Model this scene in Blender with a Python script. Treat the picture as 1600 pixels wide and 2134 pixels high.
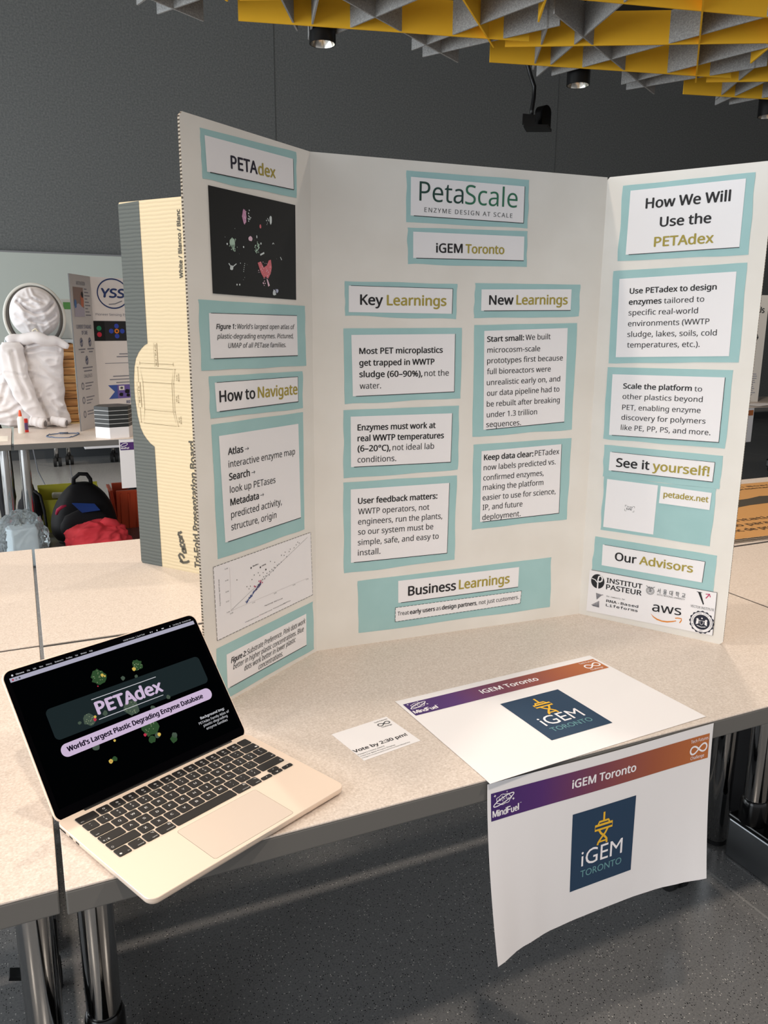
import bpy, math, random, os
from mathutils import Vector, Matrix, noise

for _o in list(bpy.data.objects):
    bpy.data.objects.remove(_o, do_unlink=True)
S = bpy.context.scene
COL = S.collection
PI = math.pi

# ------------------------------------------------------------------ camera
CAMPOS = Vector((0.0039, -0.8531, 1.357))
cd = bpy.data.cameras.new('camera')
cam = bpy.data.objects.new('camera', cd)
COL.objects.link(cam)
_r = Vector((0.9105, -0.4135, 0.0065)); _u = Vector((0.0882, 0.2093, 0.9739)); _f = Vector((0.404, 0.8861, -0.227))
cam.matrix_world = Matrix(((_r.x, _u.x, -_f.x, CAMPOS.x), (_r.y, _u.y, -_f.y, CAMPOS.y), (_r.z, _u.z, -_f.z, CAMPOS.z), (0, 0, 0, 1)))
cd.sensor_fit = 'HORIZONTAL'
cd.sensor_width = 36.0
cd.lens = 36.0 * 1650.57 / 1600.0
cd.clip_start = 0.02
S.camera = cam

# ------------------------------------------------------------------ light and exposure
S.view_settings.view_transform = 'Standard'
S.view_settings.look = 'None'
S.view_settings.gamma = 1.0
S.view_settings.use_curve_mapping = False
S.view_settings.exposure = 0.04

W = bpy.data.worlds.new('world')
S.world = W
W.use_nodes = True
W.node_tree.nodes['Background'].inputs[0].default_value = (0.95, 0.97, 1.0, 1)
W.node_tree.nodes['Background'].inputs[1].default_value = 0.74


def area(name, loc, target, sx, sy, power, col):
    d = bpy.data.lights.new(name, 'AREA')
    d.shape = 'RECTANGLE'; d.size = sx; d.size_y = sy; d.energy = power; d.color = col
    o = bpy.data.objects.new(name, d); COL.objects.link(o)
    o.location = loc
    o.rotation_euler = (Vector(target) - Vector(loc)).to_track_quat('-Z', 'Y').to_euler()
    return o


# daylight through the tall windows along the left side of the room
area('window_daylight', (-4.4, 2.6, 1.9), (1.0, 2.9, 1.5), 10.5, 3.2, 420.0, (0.88, 0.95, 1.0))


def spot(name, loc, power, col=(1.0, 0.86, 0.72), deg=112):
    d = bpy.data.lights.new(name, 'SPOT')
    d.energy = power; d.color = col; d.spot_size = math.radians(deg); d.spot_blend = 0.55; d.shadow_soft_size = 0.045
    o = bpy.data.objects.new(name, d); COL.objects.link(o)
    o.location = loc
    return o


# ceiling downlights, in rows 1.7 m apart, plus an added fill row at the back
for X in (-1.75, -0.05, 1.66):
    spot('downlight_or_fill', (X, -1.0, 2.84), 76.0)
for X in (-1.75, -0.05, 1.66, 3.37):
    spot('downlight_or_fill', (X, 0.8, 2.84), 52.0)
for X in (-1.75, -0.05, 1.66, 3.37):
    spot('downlight_or_fill', (X, 2.2, 2.84), 54.0 if X < 1 else 38.0, (1.0, 0.86, 0.72), 132)
for X in (-1.75, -0.05, 1.66, 3.37):  # added fill row without known fixtures, lifts the dark far floor
    spot('downlight_or_fill', (X, 6.0, 2.84), 70.0)
for X in (-1.75, -0.05, 1.66, 3.37, 5.07):
    spot('downlight_or_fill', (X, 3.63, 2.84), 30.0)

# ------------------------------------------------------------------ materials


def lin(c):
    c = c / 255.0
    return c / 12.92 if c <= 0.04045 else ((c + 0.055) / 1.055) ** 2.4


def rgb(r, g, b):
    return (lin(r), lin(g), lin(b), 1.0)


MATS = {}


def M(name, col=None, rough=0.6, metal=0.0, spec=0.4, emit=None, es=1.0):
    if name in MATS:
        return MATS[name]
    m = bpy.data.materials.new(name); m.use_nodes = True
    p = m.node_tree.nodes['Principled BSDF']
    p.inputs['Base Color'].default_value = rgb(*col)
    p.inputs['Roughness'].default_value = rough
    p.inputs['Metallic'].default_value = metal
    p.inputs['Specular IOR Level'].default_value = spec
    if emit:
        p.inputs['Emission Color'].default_value = rgb(*emit)
        p.inputs['Emission Strength'].default_value = es
    MATS[name] = m
    return m


def nodes(m):
    nt = m.node_tree
    return nt, nt.nodes, nt.links, nt.nodes['Principled BSDF']


def ramp(N, stops, mode='LINEAR'):
    r = N.new('ShaderNodeValToRGB')
    r.color_ramp.interpolation = mode
    e = r.color_ramp.elements
    while len(e) > 1:
        e.remove(e[-1])
    e[0].position = stops[0][0]; e[0].color = stops[0][1]
    for p, c in stops[1:]:
        x = e.new(p); x.color = c
    return r


def coords(N, L, scale=(1, 1, 1), kind='Object'):
    t = N.new('ShaderNodeTexCoord'); mp = N.new('ShaderNodeMapping')
    mp.inputs['Scale'].default_value = scale
    L.new(t.outputs[kind], mp.inputs['Vector'])
    return mp


def speckle(name, stops, scale, rough, spec=0.4, bump=0.0, detail=3.0, stretch=(1, 1, 1)):
    m = M(name, (128, 128, 128), rough, 0, spec)
    nt, N, L, P = nodes(m)
    mp = coords(N, L, stretch)
    n = N.new('ShaderNodeTexNoise'); n.inputs['Scale'].default_value = scale; n.inputs['Detail'].default_value = detail
    L.new(mp.outputs[0], n.inputs['Vector'])
    r = ramp(N, stops); L.new(n.outputs['Fac'], r.inputs['Fac']); L.new(r.outputs['Color'], P.inputs['Base Color'])
    if bump:
        b = N.new('ShaderNodeBump'); b.inputs['Strength'].default_value = bump; b.inputs['Distance'].default_value = 0.002
        L.new(n.outputs['Fac'], b.inputs['Height']); L.new(b.outputs['Normal'], P.inputs['Normal'])
    return m


laminate = speckle('speckled_laminate', [(0.30, rgb(196, 183, 172)), (0.47, rgb(210, 197, 186)), (0.58, rgb(215, 203, 193)), (0.72, rgb(227, 217, 208))], 330.0, 0.42, 0.35)
band = M('dark_edge_band', (102, 100, 97), 0.55)
chrome = M('chrome', (205, 205, 205), 0.09, 1.0)
brushed = M('grey_metal', (150, 152, 155), 0.35, 1.0)
blackp = M('black_plastic', (16, 16, 17), 0.35)
blackg = M('black_gloss', (10, 10, 11), 0.18)
rubber = M('black_rubber', (24, 24, 25), 0.7)
feltwall = speckle('dark_felt_wall', [(0.3, rgb(104, 105, 104)), (0.55, rgb(118, 119, 117)), (0.75, rgb(132, 133, 130))], 60.0, 0.95, 0.1, 0.15, 6.0)
yellow = M('mustard_felt', (250, 194, 58), 0.95, 0, 0.1)
greyfelt = speckle('grey_felt', [(0.3, rgb(138, 138, 137)), (0.6, rgb(166, 166, 165)), (0.8, rgb(188, 188, 186))], 130.0, 0.95, 0.1, 0.2, 5.0)
ceil_m = M('dark_ceiling_paint', (62, 58, 54), 0.9)
whiteboard_m = M('whiteboard_surface', (196, 201, 192), 0.35)
boardwhite = speckle('white_board_paper', [(0.3, rgb(224, 219, 211)), (0.7, rgb(231, 227, 220))], 9.0, 0.72, 0.25)
paperwhite = M('white_paper', (236, 233, 234), 0.7, 0, 0.25)
teal = speckle('teal_paper', [(0.3, rgb(157, 193, 193)), (0.7, rgb(164, 199, 199))], 14.0, 0.8, 0.2)
ink = M('ink', (36, 34, 36), 0.7)
black_ink = M('black_ink', (30, 30, 34), 0.7)
gold = M('gold_ink', (166, 150, 68), 0.7)
pine = M('dark_green_ink', (34, 66, 58), 0.7)
green = M('green_ink', (52, 112, 86), 0.7)
grey_ink = M('grey_ink', (84, 86, 88), 0.7)
navy = M('navy_ink', (30, 26, 44), 0.7)
blackprint = M('black_print', (24, 24, 24), 0.5, 0, 0.35)
INKS = {'ink': ink, 'gold': gold, 'pine': pine, 'green': green, 'gray': grey_ink, 'navy': navy, 'black': black_ink}


def kraft_mat(name, col, dark):
    m = M(name, col, 0.85, 0, 0.15)
    nt, N, L, P = nodes(m)
    mp = coords(N, L)
    w = N.new('ShaderNodeTexWave'); w.wave_type = 'BANDS'; w.bands_direction = 'Z'
    w.inputs['Scale'].default_value = 34.0; w.inputs['Distortion'].default_value = 1.2; w.inputs['Detail'].default_value = 1.5
    w.inputs['Detail Scale'].default_value = 1.2
    L.new(mp.outputs[0], w.inputs['Vector'])
    r = ramp(N, [(0.0, rgb(*dark)), (0.55, rgb(*col)), (1.0, rgb(*col))])
    L.new(w.outputs['Fac'], r.inputs['Fac']); L.new(r.outputs['Color'], P.inputs['Base Color'])
    b = N.new('ShaderNodeBump'); b.inputs['Strength'].default_value = 0.35; b.inputs['Distance'].default_value = 0.002
    L.new(w.outputs['Fac'], b.inputs['Height']); L.new(b.outputs['Normal'], P.inputs['Normal'])
    return m


kraft = kraft_mat('kraft_board', (209, 192, 160), (201, 184, 152))
kraftgrey = kraft_mat('grey_printed_board', (97, 101, 98), (86, 90, 88))
kraft_ink = M('grey_print', (84, 80, 70), 0.85)
kraft_line = M('thin_print_line', (120, 104, 72), 0.85)

edge_m = M('corrugated_edge', (150, 130, 105), 0.9)
_nt, _N, _L, _P = nodes(edge_m)
_mp = coords(_N, _L)
_w = _N.new('ShaderNodeTexWave'); _w.bands_direction = 'Z'; _w.inputs['Scale'].default_value = 62.0; _w.inputs['Distortion'].default_value = 3.0
_L.new(_mp.outputs[0], _w.inputs['Vector'])
_rr = ramp(_N, [(0.35, rgb(74, 64, 54)), (0.6, rgb(176, 164, 148))])
_L.new(_w.outputs['Fac'], _rr.inputs['Fac']); _L.new(_rr.outputs['Color'], _P.inputs['Base Color'])

# floor: grey sheet vinyl with black and white flecks and welded seams
floor_m = M('flecked_grey_vinyl', (97, 98, 100), 0.22, 0, 0.5)
nt, N, L, P = nodes(floor_m)
mp = coords(N, L)
nz = N.new('ShaderNodeTexNoise'); nz.inputs['Scale'].default_value = 220.0; nz.inputs['Detail'].default_value = 4.0
L.new(mp.outputs[0], nz.inputs['Vector'])
base = ramp(N, [(0.3, rgb(122, 122, 123)), (0.7, rgb(142, 141, 140))]); L.new(nz.outputs['Fac'], base.inputs['Fac'])
prev = base.outputs['Color']
for sc, pick, col in ((210.0, 0.76, rgb(34, 34, 35)), (190.0, 0.84, rgb(214, 210, 204)), (330.0, 0.80, rgb(52, 52, 54))):
    vo = N.new('ShaderNodeTexVoronoi'); vo.inputs['Scale'].default_value = sc
    L.new(mp.outputs[0], vo.inputs['Vector'])
    sp = N.new('ShaderNodeSeparateColor'); L.new(vo.outputs['Color'], sp.inputs[0])
    a = N.new('ShaderNodeMath'); a.operation = 'GREATER_THAN'; a.inputs[1].default_value = pick; L.new(sp.outputs[0], a.inputs[0])
    d = N.new('ShaderNodeMath'); d.operation = 'LESS_THAN'; d.inputs[1].default_value = 0.27; L.new(vo.outputs['Distance'], d.inputs[0])
    k = N.new('ShaderNodeMath'); k.operation = 'MULTIPLY'; L.new(a.outputs[0], k.inputs[0]); L.new(d.outputs[0], k.inputs[1])
    mx = N.new('ShaderNodeMix'); mx.data_type = 'RGBA'
    L.new(k.outputs[0], mx.inputs['Factor']); L.new(prev, mx.inputs['A']); mx.inputs['B'].default_value = col
    prev = mx.outputs['Result']
sx = N.new('ShaderNodeSeparateXYZ'); L.new(mp.outputs[0], sx.inputs[0])
s1 = N.new('ShaderNodeMath'); s1.operation = 'SUBTRACT'; s1.inputs[1].default_value = 0.02; L.new(sx.outputs['X'], s1.inputs[0])
s2 = N.new('ShaderNodeMath'); s2.operation = 'PINGPONG'; s2.inputs[1].default_value = 0.742; L.new(s1.outputs[0], s2.inputs[0])
s3 = N.new('ShaderNodeMath'); s3.operation = 'LESS_THAN'; s3.inputs[1].default_value = 0.0035; L.new(s2.outputs[0], s3.inputs[0])
s4 = N.new('ShaderNodeMath'); s4.operation = 'MULTIPLY'; s4.inputs[1].default_value = 0.45; L.new(s3.outputs[0], s4.inputs[0])
mx = N.new('ShaderNodeMix'); mx.data_type = 'RGBA'
L.new(s4.outputs[0], mx.inputs['Factor']); L.new(prev, mx.inputs['A']); mx.inputs['B'].default_value = rgb(190, 188, 184)
L.new(mx.outputs['Result'], P.inputs['Base Color'])

cloth = speckle('white_suit_cloth', [(0.35, rgb(220, 214, 213)), (0.65, rgb(230, 225, 224))], 6.0, 0.85, 0.2)
wood = M('striped_wood', (176, 124, 70), 0.6)
nt, N, L, P = nodes(wood)
mp = coords(N, L, (2.0, 2.0, 26.0))
nz = N.new('ShaderNodeTexNoise'); nz.inputs['Scale'].default_value = 2.2; nz.inputs['Detail'].default_value = 5.0
L.new(mp.outputs[0], nz.inputs['Vector'])
r = ramp(N, [(0.3, rgb(120, 78, 40)), (0.5, rgb(180, 128, 72)), (0.68, rgb(216, 172, 112))]); L.new(nz.outputs['Fac'], r.inputs['Fac']); L.new(r.outputs['Color'], P.inputs['Base Color'])

# ------------------------------------------------------------------ mesh building


class B:
    def __init__(self, mapf=None):
        self.v = []; self.f = []; self.m = []; self.mats = []; self.map = mapf; self.flatf = set()

    def mi(self, m):
        if m not in self.mats:
            self.mats.append(m)
        return self.mats.index(m)

    def add(self, verts, faces, mat):
        n = len(self.v)
        self.v += [tuple(p) for p in verts]
        i = self.mi(mat)
        for f in faces:
            self.f.append([n + k for k in f]); self.m.append(i)

    def box(self, lo, hi, mat, rot=None, piv=None):
        x0, y0, z0 = lo; x1, y1, z1 = hi
        vs = [(x0, y0, z0), (x1, y0, z0), (x1, y1, z0), (x0, y1, z0), (x0, y0, z1), (x1, y0, z1), (x1, y1, z1), (x0, y1, z1)]
        if rot is not None:
            p = Vector(piv) if piv else (Vector(lo) + Vector(hi)) / 2
            vs = [tuple(rot @ (Vector(q) - p) + p) for q in vs]
        self.add(vs, [(0, 3, 2, 1), (4, 5, 6, 7), (0, 1, 5, 4), (1, 2, 6, 5), (2, 3, 7, 6), (3, 0, 4, 7)], mat)

    def slab(self, pts, d, mat, side=None):
        """closed prism: polygon pts (3D) pushed by the vector d"""
        n = len(pts); d = Vector(d)
        top = [tuple(Vector(p)) for p in pts]; bot = [tuple(Vector(p) + d) for p in pts]
        self.add(top + bot, [tuple(range(n)), tuple(range(2 * n - 1, n - 1, -1))], mat)
        self.add(top + bot, [(i, i + n, (i + 1) % n + n, (i + 1) % n) for i in range(n)], side or mat)

    def loft(self, rings, mat, caps=True, closed=True):
        n = len(rings[0]); vs = [p for r in rings for p in r]; fs = []
        for k in range(len(rings) - 1):
            for i in range(n if closed else n - 1):
                j = (i + 1) % n
                fs.append((k * n + i, k * n + j, (k + 1) * n + j, (k + 1) * n + i))
        if caps:
            fs.append(tuple(range(n - 1, -1, -1))); fs.append(tuple(range((len(rings) - 1) * n, len(rings) * n)))
        self.add(vs, fs, mat)

    def tube(self, path, r, mat, n=10, caps=True):
        P_ = [Vector(p) for p in path]
        rs = r if isinstance(r, (list, tuple)) else [r] * len(P_)
        rings = []; a = None
        for i, p in enumerate(P_):
            t = (P_[min(i + 1, len(P_) - 1)] - P_[max(i - 1, 0)])
            if t.length < 1e-9:
                t = Vector((0, 0, 1))
            t.normalize()
            if a is None:
                a = t.cross(Vector((0, 0, 1)))
                if a.length < 0.2:
                    a = t.cross(Vector((0, 1, 0)))
            a = a - t * a.dot(t)
            a.normalize(); b = t.cross(a)
            rings.append([tuple(p + (a * math.cos(2 * PI * k / n) + b * math.sin(2 * PI * k / n)) * rs[i]) for k in range(n)])
        self.loft(rings, mat, caps)

    def lathe(self, c, prof, mat, n=24, axis='z'):
        rings = []
        for r, z in prof:
            ring = []
            for k in range(n):
                a = 2 * PI * k / n
                x, y = r * math.cos(a), r * math.sin(a)
                if axis == 'z':
                    q = (c[0] + x, c[1] + y, c[2] + z)
                elif axis == 'x':
                    q = (c[0] + z, c[1] + x, c[2] + y)
                else:
                    q = (c[0] + x, c[1] - z, c[2] + y)
                ring.append(q)
            rings.append(ring)
        self.loft(rings, mat, True)

    def ball(self, c, r, mat, nu=16, nv=10, fn=None):
        rings = []
        for j in range(1, nv):
            th = PI * j / nv
            ring = []
            for k in range(nu):
                a = 2 * PI * k / nu
                d = Vector((math.sin(th) * math.cos(a), math.sin(th) * math.sin(a), -math.cos(th)))
                s = fn(d) if fn else 1.0
                ring.append((c[0] + d.x * r[0] * s, c[1] + d.y * r[1] * s, c[2] + d.z * r[2] * s))
            rings.append(ring)
        self.loft(rings, mat, True)

    # ---- flat print, in (u, v) of a mapped surface
    def p(self, u, v, o):
        return tuple(self.map(u, v, o))

    def flat(self, pts, off, mat):
        self.add([self.p(u, v, off) for u, v in pts], [tuple(range(len(pts)))], mat)

    def gridrect(self, u0, v0, u1, v1, nu, nv, off, mat):
        vs = [self.p(u0 + (u1 - u0) * i / nu, v0 + (v1 - v0) * j / nv, off) for j in range(nv + 1) for i in range(nu + 1)]
        fs = [(j * (nu + 1) + i, j * (nu + 1) + i + 1, (j + 1) * (nu + 1) + i + 1, (j + 1) * (nu + 1) + i) for j in range(nv) for i in range(nu)]
        self.add(vs, fs, mat)

    def stroke(self, pts, w, off, mat, closed=False):
        n = len(pts); L_ = []; R_ = []
        for i in range(n):
            if closed:
                a = pts[i - 1]; c = pts[(i + 1) % n]
            else:
                a = pts[max(i - 1, 0)]; c = pts[min(i + 1, n - 1)]
            tx, ty = c[0] - a[0], c[1] - a[1]; l = math.hypot(tx, ty) or 1e-9
            nx, ny = -ty / l * w / 2, tx / l * w / 2
            L_.append(self.p(pts[i][0] + nx, pts[i][1] + ny, off)); R_.append(self.p(pts[i][0] - nx, pts[i][1] - ny, off))
        m = n if closed else n - 1
        self.add(L_ + R_, [(i, (i + 1) % n, n + (i + 1) % n, n + i) for i in range(m)], mat)

    def blob(self, c, r, off, mat, n=14, rag=0.25, seed=0, ry=None):
        rn = random.Random(seed)
        ry = ry or r
        self.flat([(c[0] + r * (1 - rag * rn.random()) * math.cos(2 * PI * k / n), c[1] + ry * (1 - rag * rn.random()) * math.sin(2 * PI * k / n)) for k in range(n)], off, mat)

    def text(self, txt, u0, v0, u1, v1, cap, st, mat, off):
        vs, fs, x0, x1 = glyphs(txt, st)
        Lx, Ly = u1 - u0, v1 - v0; Ln = math.hypot(Lx, Ly)
        ex, ey = Lx / Ln, Ly / Ln; sx_ = Ln / (x1 - x0)
        sgn = self.vdown
        shear = 0.2 if st in (2, 3, 'B') else 0.0
        if st in (1, 3, 4, 5, 'B', 'M', 'k'):
            d = {'k': 0.018, 5: 0.016, 4: 0.07, 'B': 0.07}.get(st, 0.042)
            dl = [(-d, 0), (d, 0), (0, d * 0.7), (0, -d * 0.7), (0, 0)]
        else:
            dl = [(-0.006, 0), (0.006, 0)] if cap < 0.016 else [(0, 0)]
        i0 = 0
        for dx, dy in dl:
            out = []
            for x, y in vs:
                X = (x - x0) * sx_ + (dx + shear * y) * cap
                Y = (y + dy) * cap * sgn
                out.append(self.p(u0 + ex * X - ey * Y * sgn * sgn, v0 + ey * X + ex * Y, off + i0 * 0.00002))
            k0 = len(self.f); self.add(out, fs, mat); self.flatf.update(range(k0, len(self.f))); i0 += 1
    vdown = 1

    def build(self, name, parent=None, smooth=False, bevel=0.0, origin=None, sub=0, uvscale=None, angle=None):
        me = bpy.data.meshes.new(name)
        vs = self.v
        if origin is not None:
            vs = [(x - origin[0], y - origin[1], z - origin[2]) for x, y, z in vs]
        me.from_pydata(vs, [], self.f)
        for m in self.mats:
            me.materials.append(m)
        me.polygons.foreach_set('material_index', self.m)
        if smooth:
            me.polygons.foreach_set('use_smooth', [i not in self.flatf for i in range(len(me.polygons))])
        me.validate(); me.update()
        o = bpy.data.objects.new(name, me); COL.objects.link(o)
        if parent is not None:
            o.parent = parent
        elif origin is not None:
            o.location = origin
        if bevel:
            b = o.modifiers.new('bevel', 'BEVEL'); b.width = bevel; b.segments = 2; b.limit_method = 'ANGLE'
        if sub:
            s = o.modifiers.new('sub', 'SUBSURF'); s.levels = sub; s.render_levels = sub
        if angle:
            try:
                me.set_sharp_from_angle(angle=math.radians(angle))
            except Exception:
                pass
        return o


def tag(o, label, cat, group=None):
    o['label'] = label; o['category'] = cat
    if group:
        o['group'] = group
    return o


def thing(name, label, cat, loc=(0, 0, 0), rz=0.0, group=None):
    o = bpy.data.objects.new(name, None); COL.objects.link(o)
    o.empty_display_size = 0.05
    o.location = loc; o.rotation_euler = (0, 0, rz)
    return tag(o, label, cat, group)


def struct(o):
    o['kind'] = 'structure'
    return o


def copy_tree(o, parent=None):
    c = o.copy(); COL.objects.link(c)
    if parent is not None:
        c.parent = parent
    for ch in list(o.children):
        copy_tree(ch, c)
    return c


# ------------------------------------------------------------------ lettering
def _font(fn):
    try:
        return bpy.data.fonts.load(os.path.join(bpy.utils.system_resource('DATAFILES', path='fonts'), fn))
    except Exception:
        return None


SANS = _font('NotoSansHebrew-Regular.woff2')
MONO = _font('DejaVuSansMono.woff2')
CJK = _font('Noto Sans CJK Regular.woff2')
_gc = {}
_caph = {}


def _raw(txt, font, space=1.0):
    c = bpy.data.curves.new('t', 'FONT'); c.body = txt
    if font:
        c.font = font
    c.size = 1.0; c.resolution_u = 3; c.space_character = space
    o = bpy.data.objects.new('t', c); COL.objects.link(o)
    dg = bpy.context.evaluated_depsgraph_get()
    me = o.evaluated_get(dg).to_mesh()
    vs = [(q.co.x, q.co.y) for q in me.vertices]; fs = [tuple(p_.vertices) for p_ in me.polygons]
    o.evaluated_get(dg).to_mesh_clear()
    bpy.data.objects.remove(o); bpy.data.curves.remove(c)
    return vs, fs


def glyphs(txt, st):
    key = (txt, st)
    if key in _gc:
        return _gc[key]
    font = CJK if (st == 'k' or ord(max(txt)) > 0x2e80) else MONO if st in ('m', 'M') else CJK if '→' in txt else SANS
    if st == 'b':
        font = None
    fk = font.name if font else 'd'
    if fk not in _caph:
        hv, _ = _raw('H', font)
        _caph[fk] = max(y for x, y in hv)
    vs, fs = _raw(txt, font, 1.22 if st == 's' else 1.35 if st == 'k' else 1.0)
    k = 1.0 / _caph[fk]
    vs = [(x * k, y * k) for x, y in vs]
    if '→' in txt:
        my = min(y for x, y in vs); My = max(y for x, y in vs)
        vs = [(x, (y - my) / (My - my)) for x, y in vs]
    xs = [x for x, y in vs]
    _gc[key] = (vs, fs, min(xs), max(xs))
    return _gc[key]


TZ = 0.735

CHART_DOTS = [(0.1169, 0.2199), (0.1411, 0.2148), (0.1555, 0.2068), (0.0803, 0.2084), (0.1044, 0.1899), (0.1134, 0.1881), (0.1096, 0.1844), (0.118, 0.1987), (0.1243, 0.2052), (0.135, 0.2064), (0.1387, 0.2007), (0.148, 0.2032), (0.1579, 0.1993), (0.1554, 0.1953), (0.1491, 0.1952), (0.1454, 0.1916), (0.1516, 0.1909), (0.1644, 0.1945), (0.1657, 0.2005), (0.1717, 0.2026), (0.1762, 0.1993), (0.1786, 0.2047), (0.1813, 0.2031), (0.187, 0.2066), (0.1917, 0.2074), (0.1984, 0.2094), (0.1804, 0.2138), (0.1685, 0.2184), (0.1995, 0.2222), (0.2074, 0.22), (0.2104, 0.2254), (0.2145, 0.2155), (0.2223, 0.2235), (0.2253, 0.2274), (0.2367, 0.2272), (0.2432, 0.2314), (0.2479, 0.2353), (0.2522, 0.2327), (0.1369, 0.1807), (0.1405, 0.1837)]
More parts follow.
